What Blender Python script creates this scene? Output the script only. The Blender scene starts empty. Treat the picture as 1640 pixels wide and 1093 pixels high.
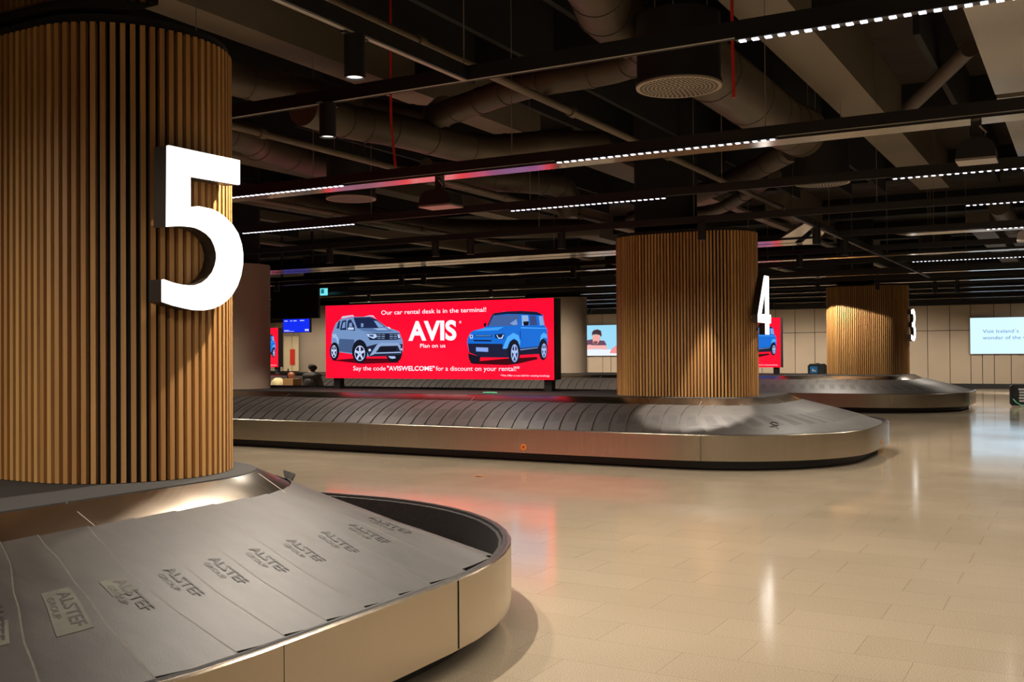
import bpy, math, random
from mathutils import Vector, Matrix
random.seed(7)
PI = math.pi
scene = bpy.context.scene
COL = scene.collection

# ---------------------------------------------------------------- camera, world, exposure
YAW, PITCH, ROLL, EYE = 0.511939, 0.010824, 0.006545, 1.6
fw = Vector((-math.sin(YAW)*math.cos(PITCH), math.cos(YAW)*math.cos(PITCH), math.sin(PITCH)))
r0 = Vector((math.cos(YAW), math.sin(YAW), 0)); u0 = r0.cross(fw)
rt = r0*math.cos(ROLL) - u0*math.sin(ROLL); up = rt.cross(fw)
cam_data = bpy.data.cameras.new('camera'); cam = bpy.data.objects.new('camera', cam_data); COL.objects.link(cam)
cam.matrix_world = Matrix(((rt.x, up.x, -fw.x, 0), (rt.y, up.y, -fw.y, 0), (rt.z, up.z, -fw.z, EYE), (0, 0, 0, 1)))
cam_data.sensor_width = 36.0; cam_data.lens = 36.0*1644.8/1640.0; cam_data.clip_end = 300
scene.camera = cam
w = bpy.data.worlds.new('world'); scene.world = w; w.use_nodes = True
w.node_tree.nodes['Background'].inputs[0].default_value = (0.9, 0.75, 0.6, 1)
w.node_tree.nodes['Background'].inputs[1].default_value = 0.02
scene.view_settings.view_transform = 'Standard'; scene.view_settings.look = 'None'
scene.view_settings.exposure = 0.17; scene.view_settings.gamma = 1.0

WARM = (1.0, 0.885, 0.75)
BAR_W, SK = 150.0, 2.7

# ---------------------------------------------------------------- materials
def srgb(r, g, b):
    f = lambda c: (c/255/12.92) if c/255 <= 0.04045 else ((c/255+0.055)/1.055)**2.4
    return (f(r), f(g), f(b), 1)
MATS = {}
def mat(name, color, rough=0.6, metal=0.0, noise=None, emit=None, bump=None, spec=0.5, rnoise=None):
    """noise=(scale, amount, stretch) varies the base colour; bump=(scale, distance)"""
    if name in MATS: return MATS[name]
    m = bpy.data.materials.new(name); m.use_nodes = True; nt = m.node_tree; N = nt.nodes; L = nt.links
    b = N['Principled BSDF']
    b.inputs['Base Color'].default_value = color; b.inputs['Roughness'].default_value = rough
    b.inputs['Metallic'].default_value = metal; b.inputs['Specular IOR Level'].default_value = spec
    tc = N.new('ShaderNodeTexCoord')
    if noise:
        mp = N.new('ShaderNodeMapping'); mp.inputs['Scale'].default_value = noise[2]
        L.new(tc.outputs['Object'], mp.inputs[0])
        nz = N.new('ShaderNodeTexNoise'); nz.inputs['Scale'].default_value = noise[0]; nz.inputs['Detail'].default_value = 5
        L.new(mp.outputs[0], nz.inputs['Vector'])
        rp = N.new('ShaderNodeMapRange'); rp.inputs[1].default_value = 0.25; rp.inputs[2].default_value = 0.75
        rp.inputs[3].default_value = 1-noise[1]; rp.inputs[4].default_value = 1+noise[1]
        L.new(nz.outputs[0], rp.inputs[0])
        vm = N.new('ShaderNodeVectorMath'); vm.operation = 'SCALE'; vm.inputs[0].default_value = color[:3]
        L.new(rp.outputs[0], vm.inputs['Scale']); L.new(vm.outputs[0], b.inputs['Base Color'])
        if rnoise:
            r2 = N.new('ShaderNodeMapRange'); r2.inputs[3].default_value = rough-rnoise; r2.inputs[4].default_value = rough+rnoise
            L.new(nz.outputs[0], r2.inputs[0]); L.new(r2.outputs[0], b.inputs['Roughness'])
    if bump:
        nb = N.new('ShaderNodeTexNoise'); nb.inputs['Scale'].default_value = bump[0]; nb.inputs['Detail'].default_value = 4
        L.new(tc.outputs['Object'], nb.inputs['Vector'])
        bp = N.new('ShaderNodeBump'); bp.inputs['Distance'].default_value = bump[1]; bp.inputs['Strength'].default_value = 1
        L.new(nb.outputs[0], bp.inputs['Height']); L.new(bp.outputs[0], b.inputs['Normal'])
    if emit:
        b.inputs['Emission Color'].default_value = emit[0]; b.inputs['Emission Strength'].default_value = emit[1]
    MATS[name] = m; return m

def floor_mat():
    m = bpy.data.materials.new('polished terrazzo tiles'); m.use_nodes = True; N = m.node_tree.nodes; L = m.node_tree.links
    b = N['Principled BSDF']; tc = N.new('ShaderNodeTexCoord')
    mp = N.new('ShaderNodeMapping'); mp.inputs['Rotation'].default_value = (0, 0, 0)
    L.new(tc.outputs['Object'], mp.inputs[0])
    br = N.new('ShaderNodeTexBrick'); br.inputs['Scale'].default_value = 1.0
    br.inputs['Brick Width'].default_value = 0.8; br.inputs['Row Height'].default_value = 0.4; br.inputs['Mortar Size'].default_value = 0.0011
    br.inputs['Mortar Smooth'].default_value = 0.1; br.offset = 0.37; br.inputs['Bias'].default_value = 0.0
    br.inputs['Color1'].default_value = srgb(177, 162, 139); br.inputs['Color2'].default_value = srgb(172, 157, 134)
    br.inputs['Mortar'].default_value = srgb(128, 110, 88)
    L.new(mp.outputs[0], br.inputs['Vector'])
    n1 = N.new('ShaderNodeTexNoise'); n1.inputs['Scale'].default_value = 190; n1.inputs['Detail'].default_value = 3
    L.new(tc.outputs['Object'], n1.inputs['Vector'])
    r1 = N.new('ShaderNodeMapRange'); r1.inputs[1].default_value = .3; r1.inputs[2].default_value = .7; r1.inputs[3].default_value = .50; r1.inputs[4].default_value = 1.42
    L.new(n1.outputs[0], r1.inputs[0])
    n2 = N.new('ShaderNodeTexNoise'); n2.inputs['Scale'].default_value = .45; n2.inputs['Detail'].default_value = 3
    L.new(tc.outputs['Object'], n2.inputs['Vector'])
    r2 = N.new('ShaderNodeMapRange'); r2.inputs[1].default_value = .3; r2.inputs[2].default_value = .7; r2.inputs[3].default_value = .92; r2.inputs[4].default_value = 1.06
    L.new(n2.outputs[0], r2.inputs[0])
    mu = N.new('ShaderNodeMath'); mu.operation = 'MULTIPLY'; L.new(r1.outputs[0], mu.inputs[0]); L.new(r2.outputs[0], mu.inputs[1])
    vm = N.new('ShaderNodeVectorMath'); vm.operation = 'SCALE'; L.new(br.outputs['Color'], vm.inputs[0]); L.new(mu.outputs[0], vm.inputs['Scale'])
    L.new(vm.outputs[0], b.inputs['Base Color'])
    r3 = N.new('ShaderNodeMapRange'); r3.inputs[1].default_value = .3; r3.inputs[2].default_value = .7; r3.inputs[3].default_value = .08; r3.inputs[4].default_value = .15
    L.new(n2.outputs[0], r3.inputs[0]); L.new(r3.outputs[0], b.inputs['Roughness'])
    b.inputs['Specular IOR Level'].default_value = .55
    return m

def wood_mat():
    m = bpy.data.materials.new('oak slats'); m.use_nodes = True; N = m.node_tree.nodes; L = m.node_tree.links
    b = N['Principled BSDF']; tc = N.new('ShaderNodeTexCoord'); at = N.new('ShaderNodeAttribute'); at.attribute_name = 'tone'
    mp = N.new('ShaderNodeMapping'); mp.inputs['Scale'].default_value = (60, 60, 2.2); L.new(tc.outputs['Object'], mp.inputs[0])
    nz = N.new('ShaderNodeTexNoise'); nz.inputs['Scale'].default_value = 1.0; nz.inputs['Detail'].default_value = 4; L.new(mp.outputs[0], nz.inputs['Vector'])
    r = N.new('ShaderNodeMapRange'); r.inputs[1].default_value = .25; r.inputs[2].default_value = .75; r.inputs[3].default_value = .82; r.inputs[4].default_value = 1.12
    L.new(nz.outputs[0], r.inputs[0])
    mx = N.new('ShaderNodeMix'); mx.data_type = 'RGBA'; L.new(at.outputs['Fac'], mx.inputs[0])
    mx.inputs[6].default_value = srgb(166, 118, 66); mx.inputs[7].default_value = srgb(194, 148, 88)
    vm = N.new('ShaderNodeVectorMath'); vm.operation = 'SCALE'; L.new(mx.outputs[2], vm.inputs[0]); L.new(r.outputs[0], vm.inputs['Scale'])
    L.new(vm.outputs[0], b.inputs['Base Color']); b.inputs['Roughness'].default_value = .5
    return m

M_FLOOR = floor_mat(); M_WOOD = wood_mat()
M_STEEL = mat('brushed stainless steel', srgb(190, 179, 163), .24, 1.0, noise=(40, .02, (1, 1, .04)), rnoise=.03)
M_SKIRT = mat('brushed steel skirt', srgb(140, 129, 115), .22, 1.0, noise=(5, .04, (1, 1, 1)), rnoise=.03)
M_RUBBER = mat('worn grey rubber', srgb(53, 49, 46), .52, 0, noise=(5, .28, (1, 2.5, 1)), bump=(220, .0006))
M_RUBDARK = mat('black rubber edge', srgb(24, 22, 21), .5, 0, noise=(14, .3, (1, 1, 1)), bump=(25, .004))
M_EDGEGLINT = mat('rubber edge with painted highlight', srgb(80, 74, 66), .7, 0, noise=(20, .25, (1, 1, 1)))  # pale strip on the plate edges: a highlight line put into the colour
M_SMUDGE = mat('dark smudged rubber', srgb(44, 41, 38), .6, 0, noise=(25, .25, (1, 1, 1)))
M_PATCH = mat('pale scuffed rubber', srgb(78, 75, 65), .7, 0, noise=(9, .25, (1, 1, 1)))
M_PRINT = mat('embossed dark rubber lettering', srgb(32, 29, 27), .6)
M_BLACK = mat('black painted metal', srgb(22, 20, 19), .5)
M_DEEP = mat('black backing board', srgb(8, 7, 7), .8)
M_CARPET = mat('dark grey flecked carpet', srgb(54, 52, 50), .95, 0, noise=(160, .5, (1, 1, 1)), bump=(300, .002))
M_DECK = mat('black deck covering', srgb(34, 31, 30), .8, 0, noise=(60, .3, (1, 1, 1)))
M_BEIGE = mat('beige wall panel', srgb(158, 142, 122), .7, 0, noise=(1.5, .04, (1, 1, 1)))
M_BEIGE2 = mat('beige woven cladding', srgb(160, 142, 122), .75, 0, noise=(2, .06, (1, 1, 1)))
M_GLOSS = mat('glossy grey tray metal', srgb(208, 198, 186), .18, .9)
M_LIP = mat('pale grey rail lip', srgb(150, 138, 125), .35, .3)
M_DUCT = mat('galvanised duct metal', srgb(84, 73, 60), .5, .35, noise=(3, .15, (1, 1, 1)))
M_BEAM = mat('grey painted beam', srgb(120, 108, 92), .55, .2, noise=(1, .06, (1, 1, 1)))
M_CONC = mat('dark cast concrete', srgb(52, 43, 34), .9, 0, noise=(1.2, .35, (1, 1, 1)), bump=(3, .02))
M_DARKW = mat('black ceiling void', srgb(20, 18, 16), .9)
M_PIPE = mat('sprinkler pipe paint', srgb(104, 91, 74), .5, .1)
M_RED = mat('red cable', srgb(190, 40, 20), .5)
M_PERF = mat('pale perforated plate', srgb(175, 160, 142), .45, .3)
M_SIGN = mat('white light box face', (1, 1, 1, 1), .4, emit=((1, .97, .94, 1), 1.5))
M_CASE = mat('dark bronze sign casing', srgb(60, 50, 40), .4, .5)
M_LENS = mat('spotlight lens', (1, 1, 1, 1), .3, emit=((1, .93, .85, 1), 2.0))
M_ORANGE = mat('orange round sticker', srgb(225, 130, 20), .5)
M_STICKRED = mat('dark red sticker centre', srgb(150, 50, 20), .5)

def glow(name, rgb, k=1.0):
    if name in MATS: return MATS[name]
    m = bpy.data.materials.new(name); m.use_nodes = True; N = m.node_tree.nodes; b = N['Principled BSDF']
    b.inputs['Base Color'].default_value = (0, 0, 0, 1); b.inputs['Roughness'].default_value = .45; b.inputs['Specular IOR Level'].default_value = .2
    b.inputs['Emission Color'].default_value = srgb(*rgb); b.inputs['Emission Strength'].default_value = k
    MATS[name] = m; return m

# ---------------------------------------------------------------- mesh helpers
class MB:
    def __init__(s): s.v = []; s.f = []; s.mi = []; s.mats = []; s.tone = None
    def m(s, mt):
        if mt not in s.mats: s.mats.append(mt)
        return s.mats.index(mt)
    def quad(s, pts, mt):
        n = len(s.v); s.v += [tuple(p) for p in pts]; s.f.append(tuple(range(n, n+len(pts)))); s.mi.append(s.m(mt))
    def box(s, x0, x1, y0, y1, z0, z1, mt, bev=0):
        n = len(s.v); k = s.m(mt)
        s.v += [(x, y, z) for z in (z0, z1) for x, y in ((x0, y0), (x1, y0), (x1, y1), (x0, y1))]
        for f in ((3, 2, 1, 0), (4, 5, 6, 7), (0, 1, 5, 4), (1, 2, 6, 5), (2, 3, 7, 6), (3, 0, 4, 7)):
            s.f.append(tuple(n+i for i in f)); s.mi.append(k)
    def loft(s, loops, mt, closed=True):
        """loops: list of equally long point lists"""
        n = len(s.v); L = len(loops[0]); k = s.m(mt)
        for lp in loops: s.v += [tuple(p) for p in lp]
        for a in range(len(loops)-1):
            for i in range(L if closed else L-1):
                j = (i+1) % L
                s.f.append((n+a*L+i, n+a*L+j, n+(a+1)*L+j, n+(a+1)*L+i)); s.mi.append(k)
    def cap(s, loop, mt, flip=False):
        n = len(s.v); s.v += [tuple(p) for p in loop]; r = list(range(n, n+len(loop)))
        if flip: r.reverse()
        s.f.append(tuple(r)); s.mi.append(s.m(mt))
    def tube(s, pts, r, mt, n=12, caps=True):
        pts = [Vector(p) for p in pts]; loops = []
        for i, p in enumerate(pts):
            d = (pts[min(i+1, len(pts)-1)]-pts[max(i-1, 0)]).normalized()
            a = d.cross(Vector((0, 0, 1)));
            if a.length < .1: a = d.cross(Vector((1, 0, 0)))
            a.normalize(); b = d.cross(a); rr = r[i] if isinstance(r, (list, tuple)) else r
            loops.append([p+a*math.cos(t*2*PI/n)*rr+b*math.sin(t*2*PI/n)*rr for t in range(n)])
        s.loft(loops, mt)
        if caps: s.cap(loops[0], mt, True); s.cap(loops[-1], mt)
    def cyl(s, x, y, z0, z1, r, mt, n=24): s.tube([(x, y, z0), (x, y, z1)], r, mt, n)
    def build(s, name, parent=None, smooth=False, origin=None):
        me = bpy.data.meshes.new(name)
        o3 = Vector(origin) if origin else Vector((0, 0, 0))
        me.from_pydata([tuple(Vector(v)-o3) for v in s.v], [], s.f)
        for mt in s.mats: me.materials.append(mt)
        me.polygons.foreach_set('material_index', s.mi)
        if smooth: me.polygons.foreach_set('use_smooth', [True]*len(me.polygons))
        me.update()
        if smooth:
            try: me.set_sharp_from_angle(angle=math.radians(40))
            except Exception: pass
        o = bpy.data.objects.new(name, me); COL.objects.link(o); o.location = o3
        if parent:
            o.parent = parent; o.location = o3-parent.location if origin else -parent.location
        return o
def tag(o, label=None, cat=None, group=None, kind=None):
    if label: o['label'] = label
    if cat: o['category'] = cat
    if group: o['group'] = group
    if kind: o['kind'] = kind
    return o
def thing(name, label, cat, loc=(0, 0, 0), group=None):
    o = bpy.data.objects.new(name, None); COL.objects.link(o); o.location = loc; o.empty_display_size = .1
    return tag(o, label, cat, group)
def copy_tree(o, parent=None):
    c = o.copy(); COL.objects.link(c); c.parent = parent
    for ch in list(o.children): copy_tree(ch, c)
    return c
def text_mesh(txt, res=3, offset=0.0, shear=0):
    cu = bpy.data.curves.new('lettering', 'FONT'); cu.body = txt; cu.size = 1; cu.resolution_u = res; cu.offset = offset; cu.shear = shear; cu.fill_mode = 'FRONT'
    o = bpy.data.objects.new('lettering', cu); COL.objects.link(o)
    bpy.context.view_layer.update()
    me = bpy.data.meshes.new_from_object(o.evaluated_get(bpy.context.evaluated_depsgraph_get()))
    bpy.data.objects.remove(o); bpy.data.curves.remove(cu)
    return [tuple(v.co) for v in me.vertices], [tuple(p.vertices) for p in me.polygons]
def add_text(mb, txt, x0, x1, z, y, mt, hgt=None, cap_ref='H', offset=0.0, res=3, axis='X'):
    """text in a vertical plane: spans x0..x1, baseline z; hgt = cap height"""
    V, Fc = text_mesh(txt, res, offset)
    a = min(v[0] for v in V); b = max(v[0] for v in V); sx = (x1-x0)/(b-a); sz = hgt/0.7 if hgt else sx
    n = len(mb.v); k = mb.m(mt)
    for v in V:
        p = x0+(v[0]-a)*sx
        mb.v.append((p, y, z+v[1]*sz) if axis == 'X' else (y, p, z+v[1]*sz))
    for f in Fc: mb.f.append(tuple(n+i for i in f)); mb.mi.append(k)

# ---------------------------------------------------------------- lamps (their light; the fittings are built further down)
def area_light(x, y, z, sx, sy, power, color=WARM, spread=130, parent=None):
    l = bpy.data.lights.new('lamp_light', 'AREA'); l.shape = 'RECTANGLE'; l.size = sx; l.size_y = sy; l.energy = power; l.color = color[:3]; l.spread = math.radians(spread)
    o = bpy.data.objects.new('lamp_light', l); COL.objects.link(o); o.location = (x, y, z)
    if parent: o.parent = parent; o.location = Vector((x, y, z))-parent.location
    return o
def spot_light(x, y, z, power, angle, color=WARM, blend=.35, parent=None, rad=.04, tilt=(0, 0)):
    l = bpy.data.lights.new('lamp_light', 'SPOT'); l.energy = power; l.color = color; l.spot_size = math.radians(angle); l.spot_blend = blend; l.shadow_soft_size = rad
    o = bpy.data.objects.new('lamp_light', l); COL.objects.link(o); o.location = (x, y, z); o.rotation_euler = (tilt[0], tilt[1], 0)
    if parent: o.parent = parent; o.location = Vector((x, y, z))-parent.location
    return o

# ================================================================ room shell
WALL_Y = 45.35
def struct(name, mb, **k):
    o = mb.build(name, **k); o['kind'] = 'structure'; return o
b = MB(); b.box(-44, 13, -9, 46, -.2, 0, M_FLOOR); struct('floor', b)
b = MB(); b.box(-44, 13, -9, 46, 5.75, 5.95, M_CONC); struct('ceiling', b)
b = MB(); b.box(-44, -43.8, -9, 46, 0, 5.75, M_BEIGE); struct('wall_left', b)
b = MB(); b.box(12.8, 13, -9, 46, 0, 5.75, M_BEIGE); struct('wall_right', b)
b = MB(); b.box(-43.8, 12.8, -9, -8.8, 0, 5.75, M_BEIGE); struct('wall_front', b)
# back wall of flat beige panels with narrow dark joints
b = MB(); b.box(-43.8, 12.8, WALL_Y+.02, WALL_Y+.3, 0, 5.75, M_DEEP)
widths = [.85, .78, .43, .43, .61, .86, .62, .85]
x = -43.7; i = 0; lower = []; upper = []
while x < 12.6:
    wd = widths[i % len(widths)]; lower.append((x, min(x+wd, 12.7))); x += wd; i += 1
off = -3.32-min((a for a, _ in lower), key=lambda a: abs(a+3.32))
lower = [(a+off, c+off) for a, c in lower]
k = 0
for a, c in lower:
    b.box(a+.012, c-.012, WALL_Y, WALL_Y+.02, .2, 2.355, M_BEIGE)
for q in range(0, len(lower)-1, 1):
    a, c = lower[q]
    if q % 8 == 2: continue
    if q % 8 == 3: a = lower[q-1][0]
    b.box(a+.012, c-.012, WALL_Y, WALL_Y+.02, 2.38, 3.4, M_BEIGE)
struct('wall_back', b)
b = MB(); b.box(-43.8, 12.8, WALL_Y-.03, WALL_Y, 0, .19, M_BLACK); struct('baseboard_back', b)
b = MB(); b.box(-43.8, 12.8, WALL_Y-.25, WALL_Y, 3.4, 5.75, M_DARKW); struct('trim_1', b)

# ================================================================ baggage carousels
XR, XL = -2.72, -34.0
RO = 2.25
class Ring:
    def __init__(s, y0, y1): s.y0, s.y1 = y0, y1
    def loop(s, d, z, n=14):
        R = RO-d; pts = []
        x0, x1, y0, y1 = XL+d, XR-d, s.y0+d, s.y1-d
        for (cx, cy, a0) in ((x1-R, y1-R, 0), (x0+R, y1-R, PI/2), (x0+R, y0+R, PI), (x1-R, y0+R, -PI/2)):
            for i in range(n+1):
                a = a0+PI/2*i/n; pts.append((cx+R*math.cos(a), cy+R*math.sin(a), z))
        return pts
    def at(s, t, dm):
        """point and outward normal at arc length t of the loop inset by dm; t=0 where the near end's straight side starts"""
        R = RO-dm; E = s.y1-s.y0-2*RO; S = XR-XL-2*RO; q = PI/2*R
        per = 2*E+2*S+4*q; t %= per
        if t < E: return (XR-dm, s.y0+RO+t), (1, 0), 0
        t -= E
        if t < q:
            a = t/R; f = min(1, max(0, (a-.3)/.5)); return (XR-RO+R*math.cos(a), s.y1-RO+R*math.sin(a)), (math.cos(a), math.sin(a)), f*f*(3-2*f)
        t -= q
        if t < S: return (XR-RO-t, s.y1-dm), (0, 1), max(0, 1-t/1.6)
        t -= S
        if t < q: a = PI/2+t/R; return (XL+RO+R*math.cos(a), s.y1-RO+R*math.sin(a)), (math.cos(a), math.sin(a)), 0
        t -= q
        if t < E: return (XL+dm, s.y1-RO-t), (-1, 0), 0
        t -= E
        if t < q: a = PI+t/R; return (XL+RO+R*math.cos(a), s.y0+RO+R*math.sin(a)), (math.cos(a), math.sin(a)), 0
        t -= q
        if t < S: return (XL+RO+t, s.y0+dm), (0, -1), 0
        t -= S
        a = -PI/2+t/R; return (XR-RO+R*math.cos(a), s.y0+RO+R*math.sin(a)), (math.cos(a), math.sin(a)), 0
    def per(s, dm):
        return 2*(s.y1-s.y0-2*RO)+2*(XR-XL-2*RO)+2*PI*(RO-dm)
D_OUT, W_BELT = .105, 1.225
D_MID = D_OUT+W_BELT/2
Z_IN, Z_OUT = .80, .445
def belt_point(ring, t, r, dz=0.0):
    """r=0 inner edge, 1 outer edge"""
    (px, py), (nx, ny), cs = ring.at(t, D_MID)
    o = (r-.5)*W_BELT
    z = Z_IN+(Z_OUT-Z_IN)*r + .018*math.sin(PI*min(max(r, 0), 1)) - .22*cs*max(r, 0)**.8
    return (px+nx*o, py+ny*o, z+dz)
def interp(tab, r):
    for (a, u), (c, v) in zip(tab, tab[1:]):
        if r <= c: f = (r-a)/(c-a); f = f*f*(3-2*f)*.35+f*.65; return u+(v-u)*f
    return tab[-1][1]
CURVE_A = [(0, 0), (.15, -.08), (.4, -.20), (.7, -.28), (1, -.31)]
CURVE_B = [(0, 0), (.12, -.015), (.4, .03), (.7, .13), (1, .26)]
TXT_A = text_mesh('ALSTEF', 2, .015); TXT_G = text_mesh('GROUP', 2, .0)
def carousel(name, y0, y1, label, curve, t0, txt_rng, seams, worn=M_RUBBER):  # worn is the edge-strip material; the pale one paints a highlight along each plate
    ring = Ring(y0, y1)
    root = thing(name, label, 'baggage carousel', (-18.4, (y0+y1)/2, 0))
    # fascia: tall steel band, small return under it, thin top lip
    f = MB(); f.loft([ring.loop(.03, .13), ring.loop(0, .135), ring.loop(0, .475), ring.loop(.006, .482), ring.loop(.022, .482)], M_STEEL)
    f.build('fascia', root, smooth=True)
    for (px, py, ax) in seams:
        s_ = MB()
        if ax == 'y': s_.box(px-.004, px+.0008, py-.0015, py+.0015, .14, .476, M_DEEP)
        else: s_.box(px-.002, px+.002, py-.0008, py+.004, .14, .476, M_DEEP)
        s_.build('panel_joint', root)
    k = MB(); k.loft([ring.loop(.20, 0), ring.loop(.17, .02), ring.loop(.17, .16)], M_BLACK); k.build('plinth', root, smooth=True)
    g = MB(); g.loft([ring.loop(.022, .482), ring.loop(.03, .488), ring.loop(.05, .486), ring.loop(.056, .47), ring.loop(.075, .466), ring.loop(.08, .12), ring.loop(1.5, .10)], M_RUBDARK)
    g.build('rubber_bumper', root, smooth=True)
    # belt of overlapping plates
    P = ring.per(D_MID); n = round(P/.26); pitch = P/n
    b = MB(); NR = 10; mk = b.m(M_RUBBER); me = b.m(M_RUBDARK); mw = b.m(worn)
    for i in range(n):
        ta = t0+i*pitch; rows = []
        for u in (0, .5, 1.02, 1.045):
            row = []
            for j in range(NR+1):
                r = j/NR; rr = r if j < NR else (0.965+.055*u)
                row.append(belt_point(ring, ta+pitch*u+interp(curve, r), rr, .002+(.006+.018*r)*u))
            rows.append(row)
        rows.append([(p[0], p[1], p[2]-.02) for p in rows[3]])
        v0 = len(b.v)
        for row in rows: b.v += row
        for c in range(4):
            for j in range(NR):
                a = v0+c*(NR+1)+j; d = a+NR+1
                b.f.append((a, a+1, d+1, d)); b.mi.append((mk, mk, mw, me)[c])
        for c in range(3):      # outer edge thickness
            a = v0+c*(NR+1)+NR; d = a+NR+1; p, q = b.v[a], b.v[d]; u = len(b.v)
            b.v += [(p[0], p[1], p[2]-.012), (q[0], q[1], q[2]-.012)]
            b.f.append((a, u, u+1, d)); b.mi.append(me)
    b.build('conveyor_belt', root, smooth=True)
    # raised maker's lettering on each plate
    tx = MB(); km = tx.m(M_PRINT)
    if txt_rng[0] < 0: rng = list(range(n+txt_rng[0], n))+list(range(0, txt_rng[1]))
    else: rng = list(range(*txt_rng))
    for i in rng:
        ta = t0+i*pitch
        for (V, Fc), (ra, rb), (va, vb), cap in ((TXT_A, (.45, .665), (.165, 0), .052), (TXT_G, (.47, .60), (.118, 0), .028)):
            x0 = min(v[0] for v in V); x1 = max(v[0] for v in V); o = len(tx.v)
            for v in V:
                r = ra+(v[0]-x0)/(x1-x0)*(rb-ra); sv = va+v[1]/.7*cap
                tx.v.append(belt_point(ring, ta+sv+interp(curve, r), r, .002+(.006+.018*r)*(sv/pitch)+.0026))
            for fc in Fc: tx.f.append(tuple(o+q for q in fc)); tx.mi.append(km)
    if worn is M_RUBBER:
        for i in rng:
            rws = [[belt_point(ring, t0+i*pitch+sv+interp(curve, .40+.32*q/6), .40+.32*q/6, .002+(.006+.018*(.40+.32*q/6))*(sv/pitch)+.0012) for q in range(7)] for sv in (.10, .17, .235)]
            tx.loft(rws, M_SMUDGE, closed=False)
    tx.build('embossed_lettering', root)
    if worn is not M_RUBBER:
        for i, ra, rb in ((n-2, .56, .69), (n-1, .43, .69), (0, .43, .54)):
            pb = MB(); rws = []
            for sv in (.108, .165, .23):
                rws.append([belt_point(ring, t0+i*pitch+sv+interp(curve, ra+(rb-ra)*q/6), ra+(rb-ra)*q/6, .002+(.006+.018*(ra+(rb-ra)*q/6))*(sv/pitch)+.0016) for q in range(7)])
            pb.loft(rws, M_PATCH, closed=False); tag(pb.build('scuffed_patch', root), 'pale scuffed patch round the plate lettering')
    # steel skirt up to the deck
    d0 = D_OUT+W_BELT-.04
    s = MB(); s.loft([ring.loop(d0, .775), ring.loop(d0+.24, .893), ring.loop(d0+.25, .895)], M_SKIRT); j = s
    for X in (-4.98, -8.9, -12.9, -16.9, -20.9, -24.9):
        j.quad([(X, y0+d0, .777), (X+.006, y0+d0, .777), (X+.006, y0+d0+.25, .897), (X, y0+d0+.25, .897)], M_LIP)
        j.quad([(X, y1-d0, .777), (X+.006, y1-d0, .777), (X+.006, y1-d0-.25, .897), (X, y1-d0-.25, .897)], M_LIP)
    for Y in (y0+2.6, y1-1.95):
        j.quad([(XR-d0, Y, .777), (XR-d0, Y+.006, .777), (XR-d0-.25, Y+.006, .897), (XR-d0-.25, Y, .897)], M_LIP)
    s.build('steel_skirt', root, smooth=True)
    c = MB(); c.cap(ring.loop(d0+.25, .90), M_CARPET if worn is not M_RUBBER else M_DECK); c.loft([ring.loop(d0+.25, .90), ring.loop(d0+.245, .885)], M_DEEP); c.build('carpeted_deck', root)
    return root, ring

c5, ring5 = carousel('baggage_carousel', .63, 6.48, 'nearest baggage carousel, in the left foreground under the column with the 5', CURVE_A, .04, (-6, 14), [(XR, 3.03, 'y'), (XR, 4.29, 'y')], M_EDGEGLINT)
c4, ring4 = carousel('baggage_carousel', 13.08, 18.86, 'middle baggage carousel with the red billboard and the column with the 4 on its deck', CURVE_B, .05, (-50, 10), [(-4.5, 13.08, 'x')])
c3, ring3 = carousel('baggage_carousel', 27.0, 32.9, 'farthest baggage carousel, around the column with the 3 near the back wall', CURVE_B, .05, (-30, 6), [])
# rubber flaps sticking up at the near carousel's inner corner
fl = MB(); fl.quad([(-4.47, 5.0, .795), (-4.38, 4.95, .795), (-4.44, 5.06, .83), (-4.57, 5.09, .845)], M_RUBDARK)
fl.quad([(-4.47, 5.0, .785), (-4.57, 5.09, .835), (-4.44, 5.06, .82), (-4.38, 4.95, .785)], M_RUBDARK)
tag(fl.build('rubber_flap', c5), 'black rubber flap standing up from the inner belt edge')
def sticker(root, x, y, z, n):
    b = MB(); ax, ay = (-n[1], n[0])
    for r, o, mt in ((.045, .002, M_ORANGE), (.024, .004, M_STICKRED)):
        b.cap([(x+n[0]*o+ax*r*math.cos(a*PI/10), y+n[1]*o+ay*r*math.cos(a*PI/10), z+r*math.sin(a*PI/10)) for a in range(20)], mt)
    tag(b.build('warning_sticker', root), 'round orange sticker on the steel fascia')
sticker(c4, -7.17, 13.08, .22, (0, -1)); sticker(c4, XR, 16.1, .215, (1, 0)); sticker(c3, XR, 30.6, .19, (1, 0))

# ================================================================ slat-clad columns
XN = -4.42
def stadium(x0, x1, yc, R, z, n=24, m=2):
    pts = []
    for i in range(n+1):
        a = -PI/2+PI*i/n; pts.append((x1-R+R*math.cos(a), yc+R*math.sin(a), z))
    for i in range(n+1):
        a = PI/2+PI*i/n; pts.append((x0+R+R*math.cos(a), yc+R*math.sin(a), z))
    return pts
def walk(x0, x1, yc, R, step):
    """points + normals evenly spaced round a stadium"""
    S = x1-x0-2*R; per = 2*S+2*PI*R; n = int(round(per/step)); out = []
    for i in range(n):
        t = per*i/n
        if t < S: out.append((x0+R+t, yc-R, 0, -1)); continue
        t -= S
        if t < PI*R: a = -PI/2+t/R; out.append((x1-R+R*math.cos(a), yc+R*math.sin(a), math.cos(a), math.sin(a))); continue
        t -= PI*R
        if t < S: out.append((x1-R-t, yc+R, 0, 1)); continue
        t -= S; a = PI/2+t/R; out.append((x0+R+R*math.cos(a), yc+R*math.sin(a), math.cos(a), math.sin(a)))
    return out
COL_L, COL_R, ZT = 2.27, .61, 3.41
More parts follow.
